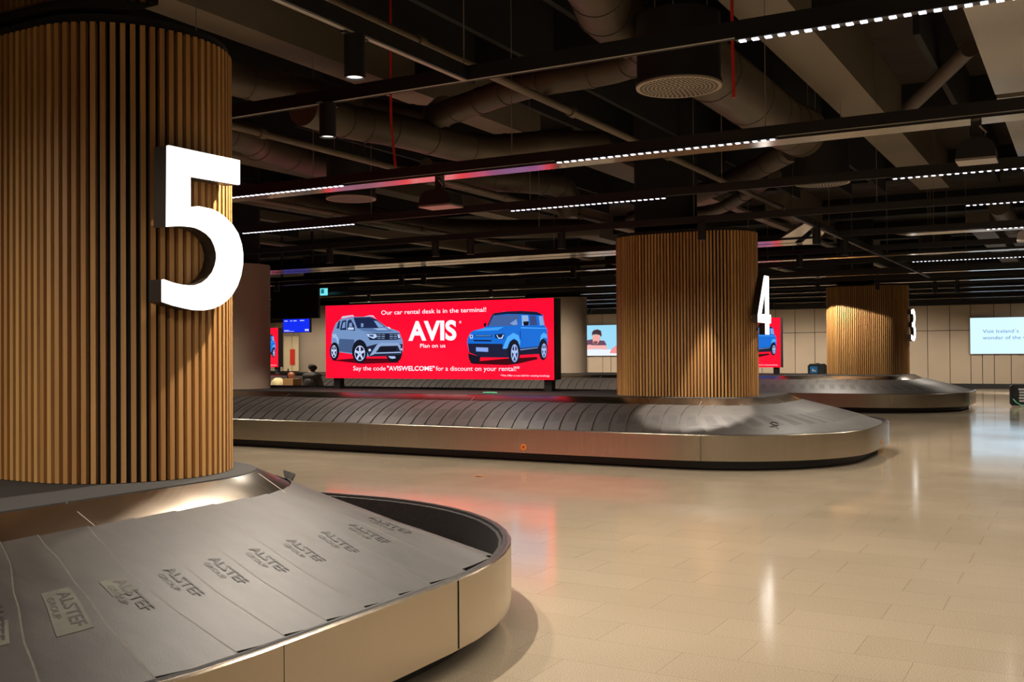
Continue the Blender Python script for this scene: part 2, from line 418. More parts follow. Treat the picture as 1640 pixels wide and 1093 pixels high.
def slat_column(yc, label, zt=ZT, zb=.90, xn=XN):
    root = thing('slatted_column', label, 'column', (xn-COL_L/2, yc, zb))
    b = MB(); lp = lambda z, R=COL_R-.045: stadium(xn-COL_L+.045, xn-.045, yc, R, z)
    b.loft([lp(zb), lp(zt-.02)], M_DEEP); b.cap(lp(zt-.02), M_DEEP); b.build('core', root, smooth=True)
    s = MB(); k = s.m(M_WOOD); tone = []
    for (x, y, nx, ny) in walk(xn-COL_L, xn, yc, COL_R, .052):
        tx, ty = -ny, nx; hw = .0135; dp = .042; v = random.random()
        c = [(x+tx*hw, y+ty*hw), (x-tx*hw, y-ty*hw), (x-tx*hw-nx*dp, y-ty*hw-ny*dp), (x+tx*hw-nx*dp, y+ty*hw-ny*dp)]
        n = len(s.v); s.v += [(p[0], p[1], zb+.003) for p in c]+[(p[0], p[1], zt) for p in c]
        for f in ((0, 1, 5, 4), (1, 2, 6, 5), (3, 0, 4, 7), (4, 5, 6, 7), (0, 3, 2, 1)):
            s.f.append(tuple(n+i for i in f)); s.mi.append(k)
        tone += [v]*8
    o = s.build('slat_cladding', root)
    at = o.data.attributes.new('tone', 'FLOAT', 'POINT'); at.data.foreach_set('value', tone)
    t = MB(); t.loft([stadium(xn-COL_L+.02, xn-.02, yc, COL_R-.02, z) for z in (zt, zt+.05)], M_DEEP); t.cap(stadium(xn-COL_L+.02, xn-.02, yc, COL_R-.02, zt+.05), M_DEEP)
    t.loft([stadium(xn-COL_L+.3, xn-.95, yc, .3, z) for z in (zt+.04, 5.75)], M_DARKW)
    t.build('column_head', root, smooth=True)
    return root
slat_column(4.24, 'wooden slatted column with the big lit 5, on the nearest carousel')
slat_column(15.50, 'wooden slatted column with the lit 4, on the middle carousel', zb=.90)
slat_column(30.75, 'wooden slatted column with the lit 3, on the farthest carousel')
BX4, BX3 = -14.45, -14.5
def beige_column(yc, xr, label, z=3.40):
    root = thing('clad_column', label, 'column', (xr-1.2, yc, .9))
    b = MB(); b.loft([stadium(xr-2.4, xr, yc, .6, q) for q in (.90, z)], M_BEIGE2); b.cap(stadium(xr-2.4, xr, yc, .6, z), M_DARKW); b.build('cladding', root, smooth=True)
    b = MB(); b.loft([stadium(xr-2.2, xr-.2, yc, .4, q) for q in (z, 5.75)], M_DARKW); b.build('column_head', root, smooth=True)
beige_column(15.5, BX4, 'beige clad column on the middle carousel, right of the column with the 5 in the photo')
beige_column(30.75, BX3, 'beige clad column on the farthest carousel, just right of the red billboard in the photo')
beige_column(30.75, -24.2, 'beige clad column on the farthest carousel, behind the left end of the red billboard')

# ---------------------------------------------------------------- lit numbers
def number_sign(name, outline, holes, yc, label, xf=-4.30, depth=.115, h=.90, zb=1.845, norm=True):
    root = thing(name, label, 'sign', (xf, yc, zb))
    cu = bpy.data.curves.new('c', 'CURVE'); cu.dimensions = '2D'; cu.fill_mode = 'FRONT'
    for ring in [outline]+holes:
        sp = cu.splines.new('POLY'); sp.points.add(len(ring)-1); sp.use_cyclic_u = True
        for p, q in zip(sp.points, ring): p.co = (q[0], q[1], 0, 1)
    o = bpy.data.objects.new('c', cu); COL.objects.link(o); bpy.context.view_layer.update()
    me = bpy.data.meshes.new_from_object(o.evaluated_get(bpy.context.evaluated_depsgraph_get()))
    V = [tuple(v.co) for v in me.vertices]; Fc = [tuple(p.vertices) for p in me.polygons]
    bpy.data.objects.remove(o); bpy.data.curves.remove(cu); bpy.data.meshes.remove(me)
    f = MB(); k = f.m(M_SIGN); f.v = [(xf, yc+v[0], zb+v[1]) for v in V]
    f.f = list(Fc); f.mi = [k]*len(Fc)
    kb = f.m(M_SIGN)
    for ring in [outline]+holes: f.loft([[(xf, yc+p[0], zb+p[1]) for p in ring], [(xf-.02, yc+p[0], zb+p[1]) for p in ring]], M_SIGN)
    f.build('lit_face', root)
    c = MB()
    for ring in [outline]+holes: c.loft([[(xf-.0205, yc+p[0], zb+p[1]) for p in ring], [(xf-depth, yc+p[0], zb+p[1]) for p in ring]], M_CASE)
    k = c.m(M_CASE); n = len(c.v); c.v += [(xf-depth, yc+v[0], zb+v[1]) for v in V]; c.f += [tuple(n+i for i in q) for q in Fc]; c.mi += [k]*len(Fc)
    c.build('casing', root)
    for q in (.5, .06):
        s = MB(); s.box(xf-depth-.06, xf-depth, yc-.03, yc+.03, zb+q*h, zb+q*h+.05, M_BLACK); s.build('mounting_bracket', root)
    return root
FIVE = [(-0.337, 0.88), (0.191, 0.883), (0.19, 0.741), (-0.186, 0.735), (-0.186, 0.566), (-0.122, 0.577), (-0.029, 0.573), (0.031, 0.558), (0.079, 0.535), (0.135, 0.499), (0.177, 0.454), (0.205, 0.394), (0.217, 0.333), (0.213, 0.271), (0.197, 0.208), (0.171, 0.152), (0.133, 0.102), (0.088, 0.062), (0.036, 0.032), (-0.023, 0.011), (-0.085, -0.0), (-0.157, -0.001), (-0.227, 0.008), (-0.301, 0.019), (-0.374, 0.036), (-0.374, 0.156), (-0.313, 0.142), (-0.251, 0.134), (-0.195, 0.133), (-0.137, 0.138), (-0.087, 0.155), (-0.045, 0.183), (-0.011, 0.218), (0.01, 0.257), (0.021, 0.296), (0.021, 0.328), (0.007, 0.369), (-0.017, 0.405), (-0.054, 0.431), (-0.096, 0.447), (-0.135, 0.456), (-0.174, 0.458), (-0.25, 0.455), (-0.343, 0.441)]
def arc(cx, cy, rx, ry, a0, a1, n=14): return [(cx+rx*math.cos(math.radians(a0+(a1-a0)*i/n)), cy+ry*math.sin(math.radians(a0+(a1-a0)*i/n))) for i in range(n+1)]
H9 = .90
FOUR = [(a*H9-.30, c*H9) for a, c in [(.40, 1), (.62, 1), (.62, .34), (.735, .34), (.735, .195), (.62, .195), (.62, 0), (.44, 0), (.44, .195), (0, .195), (0, .325)]]
FOURH = [[(a*H9-.30, c*H9) for a, c in [(.44, .34), (.155, .34), (.44, .83)]]]
t3 = [(.03, .96)]+arc(.28, .735, .29, .265, 105, -52, 16)+arc(.27, .265, .33, .275, 58, -110, 18)+[(.0, .04), (.0, .19)]
t3i = arc(.25, .275, .165, .155, -110, 70, 14)+[(.27, .43), (.14, .43), (.14, .57), (.25, .57)]+arc(.25, .715, .13, .135, -70, 115, 12)+[(.05, .83)]
THREE = [(a*H9*1.42-.36, c*H9) for a, c in t3+t3i]
number_sign('number_five_sign', FIVE, [], 4.24, 'large lit white 5 mounted on the nearest slatted column')
number_sign('number_four_sign', FOUR, FOURH, 15.5, 'lit white 4 mounted on the middle slatted column')
number_sign('number_three_sign', THREE, [], 30.75, 'lit white 3 mounted on the farthest slatted column')

# ================================================================ billboards
BLUE_CAR = [
 ((60,0,12), [(3.358,0.315),(3.613,0.335),(4.097,0.374),(4.764,0.405),(4.793,0.366),(4.402,0.287),(4.158,0.26),(3.454,0.28)]),
 ((18,104,205), [(3.329,0.751),(3.386,0.846),(3.458,0.893),(3.68,0.936),(3.759,0.982),(3.855,1.162),(3.886,1.189),(4.104,1.224),(4.455,1.225),(4.77,1.2),(4.896,1.151),(4.931,0.954),(4.975,0.901),(4.988,0.692),(4.972,0.574),(4.839,0.575),(4.809,0.471),(4.419,0.453),(4.19,0.394),(3.614,0.409),(3.36,0.505),(3.321,0.669)]),
 ((22,28,55), [(3.855,1.169),(3.902,1.202),(4.165,1.225),(4.47,1.228),(4.77,1.204),(4.895,1.149),(4.858,1.139),(4.47,1.169),(4.165,1.179),(3.902,1.159)]),
 ((62,92,150), [(3.767,0.969),(3.886,1.159),(4.409,1.168),(4.424,1.156),(4.4,0.967),(4.102,0.963)]),
 ((30,45,90), [(3.744,0.962),(3.855,1.176),(3.894,1.168),(3.778,0.968)]),
 ((120,150,205), [(4.225,1.007),(4.363,1.084),(4.385,0.984),(4.301,0.976)]),
 ((140,170,215), [(4.469,1.148),(4.598,1.145),(4.619,0.966),(4.476,0.962)]),
 ((55,70,120), [(4.635,1.144),(4.754,1.135),(4.783,0.967),(4.641,0.966)]),
 ((125,160,210), [(4.814,1.127),(4.888,1.125),(4.924,0.965),(4.835,0.962)]),
 ((12,14,30), [(4.499,1.035),(4.612,1.039),(4.611,0.967),(4.513,0.962)]),
 ((12,14,30), [(3.681,1.024),(3.736,1.03),(3.728,0.956),(3.684,0.957)]),
 ((60,150,235), [(3.712,0.936),(4.102,0.949),(3.977,0.891),(3.474,0.879)]),
 ((70,160,240), [(4.453,0.936),(4.96,0.914),(4.967,0.899),(4.453,0.917)]),
 ((24,28,55), [(3.345,0.656),(4.076,0.642),(4.076,0.568),(4.191,0.567),(4.19,0.394),(3.613,0.402),(3.367,0.492)]),
 ((130,160,230), [(3.512,0.586),(3.772,0.577),(3.772,0.5),(3.516,0.511)]),
 ((14,24,60), [(3.489,0.811),(3.852,0.806),(3.852,0.772),(3.489,0.777)]),
 ((120,170,230), [(3.505,0.801),(3.836,0.796),(3.836,0.787),(3.505,0.791)]),
 ((14,24,60), [(3.465,0.722),(3.844,0.715),(3.843,0.688),(3.465,0.695)]),
 ((190,215,255), [(3.375,0.812),(3.442,0.818),(3.449,0.75),(3.393,0.744)]),
 ((14,24,60), [(3.397,0.802),(3.426,0.805),(3.43,0.764),(3.406,0.76)]),
 ((14,24,60), [(3.915,0.818),(4.116,0.825),(4.108,0.735),(4.007,0.727),(3.922,0.757)]),
 ((190,215,255), [(3.946,0.804),(3.969,0.804),(3.992,0.757),(4.054,0.753),(4.085,0.809),(4.104,0.806),(4.077,0.739),(3.992,0.735)]),
 ((10,40,90), [(4.43,0.87),(4.445,0.87),(4.458,0.698),(4.444,0.738)]),
 ((20,24,48), [(4.427,0.559),(4.825,0.595),(4.824,0.457),(4.419,0.44)]),
 ((110,140,190), [(4.427,0.542),(4.795,0.578),(4.795,0.563),(4.427,0.522)]),
 ((75,165,242), [(4.075,0.555),(4.177,0.768),(4.3,0.839),(4.406,0.791),(4.443,0.685),(4.419,0.473),(4.398,0.685),(4.315,0.739),(4.222,0.687),(4.16,0.554)]),
 ((75,165,242), [(4.825,0.602),(4.856,0.785),(4.915,0.837),(4.974,0.797),(4.981,0.731),(4.915,0.745),(4.855,0.693)]),
 ((16,18,32), [(4.442,0.499),(4.435,0.432),(4.416,0.371),(4.387,0.322),(4.351,0.291),(4.311,0.28),(4.271,0.291),(4.235,0.322),(4.207,0.371),(4.189,0.433),(4.183,0.501),(4.19,0.569),(4.209,0.63),(4.238,0.678),(4.274,0.709),(4.314,0.719),(4.354,0.708),(4.39,0.677),(4.418,0.628),(4.436,0.567)]),
 ((135,160,215), [(4.401,0.473),(4.397,0.423),(4.386,0.378),(4.368,0.342),(4.347,0.319),(4.324,0.311),(4.3,0.319),(4.279,0.342),(4.262,0.378),(4.252,0.423),(4.248,0.474),(4.253,0.524),(4.264,0.569),(4.281,0.605),(4.302,0.628),(4.326,0.635),(4.349,0.627),(4.37,0.604),(4.387,0.568),(4.397,0.523)]),
 ((30,40,80), [(4.379,0.473),(4.376,0.432),(4.368,0.395),(4.356,0.366),(4.341,0.347),(4.324,0.34),(4.307,0.347),(4.292,0.366),(4.28,0.395),(4.272,0.432),(4.27,0.473),(4.273,0.515),(4.281,0.552),(4.293,0.581),(4.309,0.6),(4.326,0.606),(4.343,0.599),(4.358,0.58),(4.37,0.551),(4.377,0.514)]),
 ((170,190,235), [(4.316,0.62),(4.336,0.62),(4.336,0.484),(4.313,0.484)]),
 ((170,190,235), [(4.379,0.541),(4.385,0.496),(4.332,0.45),(4.326,0.503)]),
 ((170,190,235), [(4.367,0.368),(4.351,0.34),(4.318,0.448),(4.337,0.481)]),
 ((170,190,235), [(4.296,0.34),(4.281,0.368),(4.313,0.481),(4.331,0.448)]),
 ((170,190,235), [(4.265,0.496),(4.271,0.542),(4.324,0.503),(4.317,0.45)]),
 ((16,18,32), [(4.989,0.535),(4.985,0.477),(4.972,0.424),(4.952,0.382),(4.927,0.355),(4.9,0.346),(4.872,0.355),(4.848,0.382),(4.828,0.424),(4.816,0.477),(4.812,0.536),(4.817,0.595),(4.83,0.648),(4.85,0.69),(4.875,0.717),(4.903,0.725),(4.93,0.716),(4.954,0.689),(4.973,0.647),(4.986,0.594)]),
 ((135,160,215), [(4.973,0.516),(4.97,0.476),(4.962,0.44),(4.95,0.412),(4.936,0.394),(4.919,0.388),(4.903,0.394),(4.888,0.412),(4.877,0.441),(4.869,0.477),(4.867,0.516),(4.87,0.556),(4.878,0.592),(4.89,0.62),(4.905,0.638),(4.921,0.644),(4.937,0.638),(4.952,0.619),(4.964,0.591),(4.971,0.555)]),
 ((30,40,80), [(4.958,0.516),(4.956,0.483),(4.951,0.454),(4.942,0.431),(4.931,0.416),(4.919,0.411),(4.907,0.416),(4.897,0.431),(4.889,0.455),(4.883,0.484),(4.882,0.516),(4.884,0.549),(4.89,0.578),(4.898,0.601),(4.909,0.616),(4.921,0.621),(4.933,0.615),(4.943,0.6),(4.952,0.577),(4.957,0.548)]),
 ((170,190,235), [(4.914,0.632),(4.928,0.632),(4.928,0.524),(4.912,0.524)]),
 ((170,190,235), [(4.96,0.569),(4.964,0.534),(4.926,0.498),(4.921,0.539)]),
 ((170,190,235), [(4.951,0.433),(4.939,0.411),(4.915,0.496),(4.929,0.522)]),
 ((170,190,235), [(4.899,0.411),(4.888,0.433),(4.912,0.522),(4.925,0.496)]),
 ((170,190,235), [(4.876,0.534),(4.881,0.57),(4.92,0.539),(4.914,0.498)]),
 ((16,18,32), [(3.351,0.478),(3.614,0.409),(3.597,0.314),(3.422,0.294),(3.367,0.369)]),
]
GREY_CAR = [
 ((80,0,16), [(0.125,0.353),(0.683,0.389),(1.544,0.386),(1.806,0.308),(0.937,0.282)]),
 ((112,142,188), [(0.147,0.737),(0.166,0.899),(0.261,1.09),(0.392,1.175),(0.706,1.205),(1.105,1.203),(1.266,1.142),(1.513,0.987),(1.792,0.904),(1.878,0.718),(1.885,0.534),(1.824,0.435),(1.083,0.424),(0.72,0.469),(0.351,0.514),(0.164,0.501)]),
 ((185,198,225), [(0.392,1.187),(0.43,1.222),(0.688,1.245),(0.725,1.205),(0.67,1.216),(0.448,1.186)]),
 ((185,198,225), [(0.907,1.193),(1.088,1.227),(1.177,1.225),(1.257,1.149),(1.168,1.199),(1.087,1.207)]),
 ((60,75,115), [(0.706,1.198),(1.105,1.2),(1.266,1.145),(1.195,1.155),(1.087,1.175),(0.724,1.18)]),
 ((28,38,72), [(0.279,0.986),(0.327,1.118),(0.374,1.146),(0.345,0.978)]),
 ((28,38,72), [(0.363,0.955),(0.42,1.131),(0.522,1.151),(0.521,0.95)]),
 ((120,145,190), [(0.41,0.984),(0.448,1.101),(0.5,1.114),(0.493,0.997)]),
 ((28,38,72), [(0.539,0.952),(0.559,1.128),(0.633,1.163),(0.724,1.037),(0.741,0.932)]),
 ((120,145,190), [(0.591,1.01),(0.599,1.083),(0.651,1.097),(0.678,1.016)]),
 ((28,38,72), [(0.706,1.183),(1.087,1.182),(1.266,1.142),(1.478,0.994),(1.265,0.977),(0.796,0.98)]),
 ((120,150,200), [(1.194,1.122),(1.275,1.113),(1.451,0.998),(1.31,0.983)]),
 ((115,145,195), [(0.888,1.078),(0.951,1.069),(0.942,1.001),(0.887,1.002)]),
 ((185,200,230), [(0.558,0.984),(0.595,1.003),(0.705,0.996),(0.714,0.953),(0.567,0.955)]),
 ((84,112,158), [(0.796,0.975),(1.478,0.98),(1.67,0.903),(1.229,0.891),(0.941,0.924)]),
 ((150,175,215), [(1.176,0.968),(1.46,0.972),(1.548,0.933),(1.3,0.937)]),
 ((190,205,235), [(1.513,0.991),(1.566,0.993),(1.609,0.956),(1.557,0.957)]),
 ((66,88,128), [(0.353,0.779),(0.722,0.76),(0.72,0.49),(0.351,0.529),(0.33,0.676)]),
 ((150,180,215), [(0.166,0.87),(0.26,0.883),(0.325,0.794),(0.343,0.676),(0.315,0.691),(0.259,0.795),(0.185,0.796)]),
 ((20,28,52), [(1.004,0.88),(1.801,0.868),(1.835,0.761),(1.722,0.741),(1.103,0.744)]),
 ((175,198,238), [(1.013,0.87),(1.255,0.86),(1.278,0.804),(1.192,0.769),(1.058,0.814)]),
 ((50,70,110), [(1.085,0.85),(1.193,0.844),(1.192,0.805),(1.103,0.816)]),
 ((175,198,238), [(1.761,0.853),(1.806,0.844),(1.826,0.775),(1.777,0.773)]),
 ((30,36,60), [(0.994,0.612),(1.263,0.667),(1.881,0.661),(1.867,0.435),(1.083,0.421)]),
 ((135,160,200), [(1.092,0.438),(1.272,0.653),(1.37,0.688),(1.773,0.68),(1.834,0.634),(1.833,0.513),(1.764,0.631),(1.369,0.626),(1.19,0.459)]),
 ((14,18,34), [(1.325,0.609),(1.755,0.606),(1.72,0.521),(1.298,0.506)]),
 ((150,175,215), [(1.191,0.502),(1.842,0.513),(1.842,0.492),(1.19,0.478)]),
 ((190,205,240), [(1.134,0.55),(1.132,0.542),(1.127,0.535),(1.12,0.529),(1.111,0.526),(1.101,0.525),(1.091,0.526),(1.082,0.53),(1.075,0.535),(1.07,0.543),(1.069,0.551),(1.071,0.559),(1.075,0.566),(1.082,0.572),(1.091,0.575),(1.101,0.577),(1.111,0.575),(1.12,0.571),(1.128,0.566),(1.132,0.558)]),
 ((190,205,240), [(1.873,0.56),(1.872,0.553),(1.87,0.546),(1.866,0.541),(1.861,0.538),(1.856,0.537),(1.85,0.538),(1.846,0.541),(1.842,0.546),(1.839,0.553),(1.838,0.56),(1.839,0.567),(1.842,0.573),(1.846,0.578),(1.851,0.581),(1.856,0.582),(1.861,0.581),(1.866,0.578),(1.87,0.573),(1.872,0.567)]),
 ((18,20,38), [(1.045,0.525),(1.036,0.453),(1.009,0.389),(0.967,0.338),(0.914,0.305),(0.856,0.294),(0.797,0.305),(0.745,0.338),(0.703,0.39),(0.676,0.455),(0.667,0.527),(0.677,0.599),(0.705,0.664),(0.747,0.715),(0.8,0.748),(0.859,0.758),(0.917,0.746),(0.969,0.713),(1.01,0.661),(1.037,0.596)]),
 ((12,14,26), [(1.04,0.489),(1.031,0.432),(1.006,0.38),(0.967,0.339),(0.919,0.313),(0.865,0.304),(0.811,0.313),(0.762,0.339),(0.724,0.381),(0.699,0.433),(0.691,0.491),(0.7,0.548),(0.725,0.6),(0.764,0.641),(0.813,0.667),(0.867,0.676),(0.921,0.666),(0.969,0.639),(1.007,0.598),(1.032,0.546)]),
 ((175,190,228), [(0.991,0.489),(0.984,0.443),(0.966,0.401),(0.937,0.367),(0.9,0.346),(0.86,0.339),(0.819,0.346),(0.783,0.368),(0.754,0.401),(0.736,0.444),(0.729,0.49),(0.736,0.537),(0.755,0.579),(0.784,0.613),(0.821,0.634),(0.862,0.641),(0.902,0.633),(0.938,0.611),(0.967,0.578),(0.985,0.536)]),
 ((20,24,46), [(0.973,0.489),(0.967,0.448),(0.951,0.411),(0.926,0.381),(0.895,0.363),(0.86,0.356),(0.825,0.363),(0.794,0.382),(0.769,0.411),(0.753,0.449),(0.748,0.49),(0.753,0.532),(0.77,0.569),(0.795,0.598),(0.827,0.617),(0.861,0.623),(0.896,0.616),(0.927,0.597),(0.952,0.568),(0.968,0.53)]),
 ((190,205,240), [(0.842,0.63),(0.881,0.63),(0.883,0.5),(0.838,0.5)]),
 ((190,205,240), [(0.967,0.554),(0.979,0.511),(0.876,0.468),(0.862,0.518)]),
 ((190,205,240), [(0.945,0.389),(0.914,0.363),(0.848,0.466),(0.884,0.497)]),
 ((190,205,240), [(0.806,0.363),(0.775,0.39),(0.837,0.497),(0.873,0.466)]),
 ((190,205,240), [(0.742,0.512),(0.754,0.555),(0.859,0.518),(0.845,0.468)]),
 ((12,14,26), [(0.355,0.529),(0.349,0.474),(0.332,0.424),(0.305,0.384),(0.271,0.359),(0.234,0.35),(0.197,0.359),(0.164,0.384),(0.138,0.424),(0.121,0.475),(0.115,0.53),(0.121,0.586),(0.139,0.636),(0.166,0.676),(0.199,0.701),(0.237,0.71),(0.273,0.7),(0.307,0.675),(0.333,0.635),(0.349,0.585)]),
 ((175,190,228), [(0.292,0.526),(0.288,0.487),(0.278,0.452),(0.262,0.424),(0.242,0.406),(0.22,0.4),(0.198,0.406),(0.178,0.424),(0.162,0.453),(0.152,0.488),(0.149,0.527),(0.153,0.567),(0.163,0.602),(0.179,0.63),(0.199,0.648),(0.221,0.654),(0.243,0.647),(0.263,0.629),(0.278,0.601),(0.288,0.566)]),
 ((20,24,46), [(0.278,0.527),(0.275,0.492),(0.267,0.462),(0.254,0.437),(0.238,0.422),(0.22,0.416),(0.202,0.422),(0.186,0.438),(0.173,0.462),(0.165,0.493),(0.162,0.527),(0.165,0.561),(0.174,0.592),(0.187,0.617),(0.203,0.632),(0.221,0.638),(0.239,0.632),(0.255,0.616),(0.268,0.592),(0.276,0.561)]),
 ((190,205,240), [(0.211,0.643),(0.231,0.643),(0.232,0.535),(0.209,0.536)]),
 ((190,205,240), [(0.277,0.58),(0.283,0.545),(0.228,0.509),(0.221,0.55)]),
 ((190,205,240), [(0.265,0.444),(0.249,0.422),(0.213,0.507),(0.233,0.533)]),
 ((190,205,240), [(0.191,0.422),(0.175,0.444),(0.208,0.533),(0.227,0.507)]),
 ((190,205,240), [(0.157,0.545),(0.164,0.581),(0.22,0.55),(0.212,0.509)]),
 ((12,14,26), [(1.501,0.429),(1.867,0.456),(1.841,0.378),(1.754,0.308),(1.631,0.308),(1.544,0.358)]),
 ((175,190,228), [(1.545,0.429),(1.702,0.428),(1.728,0.393),(1.649,0.379),(1.588,0.393)]),
 ((150,175,220), [(1.291,0.854),(1.373,0.853),(1.369,0.846),(1.298,0.847)]),
 ((150,175,220), [(1.291,0.822),(1.372,0.821),(1.369,0.814),(1.298,0.815)]),
 ((150,175,220), [(1.582,0.85),(1.663,0.849),(1.659,0.842),(1.589,0.843)]),
 ((150,175,220), [(1.582,0.818),(1.663,0.817),(1.659,0.81),(1.589,0.811)]),
 ((150,175,220), [(1.39,0.853),(1.472,0.851),(1.468,0.844),(1.397,0.845)]),
 ((150,175,220), [(1.39,0.821),(1.471,0.82),(1.468,0.813),(1.397,0.814)]),
 ((150,175,220), [(1.68,0.848),(1.761,0.847),(1.757,0.84),(1.687,0.841)]),
 ((150,175,220), [(1.68,0.817),(1.76,0.816),(1.757,0.809),(1.687,0.81)]),
 ((150,175,220), [(1.291,0.808),(1.372,0.807),(1.369,0.8),(1.298,0.801)]),
 ((150,175,220), [(1.29,0.776),(1.372,0.775),(1.369,0.768),(1.298,0.769)]),
 ((150,175,220), [(1.582,0.804),(1.663,0.803),(1.659,0.796),(1.589,0.797)]),
 ((150,175,220), [(1.582,0.773),(1.662,0.772),(1.659,0.765),(1.589,0.766)]),
 ((150,175,220), [(1.39,0.807),(1.471,0.806),(1.468,0.799),(1.397,0.799)]),
 ((150,175,220), [(1.39,0.775),(1.471,0.774),(1.468,0.767),(1.397,0.768)]),
 ((150,175,220), [(1.68,0.803),(1.76,0.802),(1.757,0.795),(1.687,0.796)]),
 ((150,175,220), [(1.68,0.772),(1.76,0.771),(1.757,0.764),(1.687,0.764)]),
]

PW, PH, PZ = 5.11, 1.44, 1.107
def billboard(x1, yf, label, rear=False):
    """x1 = right edge, yf = front face"""
    x0 = x1-PW; root = thing('billboard', label, 'billboard', ((x0+x1)/2, yf+.14, .90))
    b = MB(); b.box(x0, x1, yf+.01, yf+.27, PZ, PZ+PH, M_BLACK); b.build('case', root)
    for px in (x0+.22, x1-.16):
        b = MB(); b.box(px-.075, px+.075, yf+.07, yf+.21, .90, PZ, M_BLACK); b.build('post', root)
    if rear: s = MB(); s.quad([(x1, yf+.275, PZ), (x0, yf+.275, PZ), (x0, yf+.275, PZ+PH), (x1, yf+.275, PZ+PH)], glow('red screen', (238, 8, 42), 1.25)); s.build('rear_screen', root)
    s = MB(); s.quad([(x0, yf, PZ), (x1, yf, PZ), (x1, yf, PZ+PH), (x0, yf, PZ+PH)], glow('red screen', (238, 8, 42), 1.25)); s.build('screen', root)
    for nm, data in (('grey_car_picture', GREY_CAR), ('blue_car_picture', BLUE_CAR)):
        p = MB()
        for i, (c, pts) in enumerate(data):
            y = yf-.0012-.00035*i
            p.quad([(x0+a, y, PZ+c2) for a, c2 in pts], glow('screen %d %d %d' % c, c, 1.0))
        o = p.build(nm, root)
    t = MB(); wt = glow('screen white lettering', (236, 236, 248), 1.1); y = yf-.004
    add_text(t, 'Our car rental desk is in the terminal!', x0+1.378, x0+3.733, PZ+1.232, y, wt, .082, offset=.004)
    add_text(t, 'AVIS', x0+2.011, x0+3.09, PZ+.737, y, wt, .345, offset=.035, res=6)
    add_text(t, 'Plan on us', x0+2.28, x0+2.845, PZ+.588, y, wt, .075, offset=.006)
    add_text(t, 'Say the code', x0+.692, x0+1.473, PZ+.155, y, wt, .085)
    add_text(t, '"AVISWELCOME"', x0+1.509, x0+2.604, PZ+.155, y, wt, .085, offset=.018)
    add_text(t, 'for a discount on your rental!*', x0+2.631, x0+4.421, PZ+.155, y, wt, .085)
    add_text(t, '*This Offer is not valid for existing bookings', x0+4.028, x0+5.02, PZ+.058, y, wt, .032, res=2)
    add_text(t, '®', x0+3.15, x0+3.202, PZ+1.03, y, wt, .045, res=2)
    t.build('lettering', root)
    return root
billboard(-8.175, 16.05, 'wide red car rental billboard with white lettering, on the middle carousel')
billboard(-8.175, 3.4, 'red billboard on the nearest carousel, beyond the left edge of the photo', True)
billboard(-7.75, 29.6, 'red billboard on the farthest carousel, half hidden behind the column with the 4')
billboard(-25.9, 28.6, 'red billboard at far left beyond the beige column, on the farthest carousel')

# ================================================================ screens on the back wall
def text_yz(*a, **k): pass
root = thing('wall_screen', 'pale blue wall screen at right, lettered about visiting a wonder of the world', 'screen', (-2.0, 45.3, 1.41))
b = MB(); b.box(-4.19, .4, 45.21, 45.34, 1.40, 2.86, M_BLACK); b.build('frame', root)
b = MB(); b.quad([(-4.18, 45.2, 1.405), (.39, 45.2, 1.405), (.39, 45.2, 2.855), (-4.18, 45.2, 2.855)], glow('pale blue screen', (196, 226, 246), 1.15)); b.build('screen', root)
b = MB(); tb = glow('screen blue lettering', (70, 130, 175), .9)
add_text(b, 'Visit Iceland´s', -3.72, -2.42, 2.245, 45.195, tb, .14); add_text(b, 'wonder of the world', -3.72, -1.72, 1.985, 45.195, tb, .14); b.build('lettering', root)
root = thing('wall_screen', 'wall screen showing a man resting on folded arms, near the column with the 4', 'screen', (-19.0, 45.3, 1.40))
b = MB(); b.box(-21.34, -16.7, 45.21, 45.34, 1.39, 2.88, M_BLACK); b.build('frame', root)
b = MB(); b.quad([(-21.33, 45.2, 1.40), (-16.71, 45.2, 1.40), (-16.71, 45.2, 2.87), (-21.33, 45.2, 2.87)], glow('sky blue screen', (142, 200, 226), 1.1)); b.build('screen', root)
b = MB()
def pic(pts, c, i): b.quad([(-21.33+p[0], 45.197-.0006*i, 1.40+p[1]) for p in pts], glow('screen %d %d %d' % c, c, 1.0))
pic([(0, .31), (1.26, .30), (2.2, .22), (4.5, .2), (4.5, 0), (0, 0)], (225, 232, 245), 0)
pic([(.02, .45), (.02, .59), (.14, .76), (.39, .80), (.78, .74), (1.02, .72), (1.12, .56), (1.14, .44)], (95, 60, 85), 1)
pic([(0, .29), (0, .42), (.17, .54), (.5, .5), (1.14, .5), (1.16, .29), (.6, .33), (.11, .30)], (232, 170, 165), 2)
pic([(.39, 1.0), (.42, .62), (.5, .52), (.66, .56), (.79, .75), (.80, 1.02)], (228, 160, 150), 3)
pic([(.37, .98), (.38, 1.14), (.48, 1.24), (.68, 1.27), (.85, 1.2), (.89, .99), (.84, .90), (.78, 1.0), (.6, 1.03), (.45, 1.02)], (58, 32, 42), 4)
pic([(.42, .68), (.48, .53), (.62, .55), (.7, .66), (.6, .72), (.5, .7)], (120, 70, 75), 5)
pic([(1.3, .12), (1.38, .3), (1.6, .47), (1.9, .5), (1.95, .1)], (230, 140, 140), 6)
b.build('picture', root)
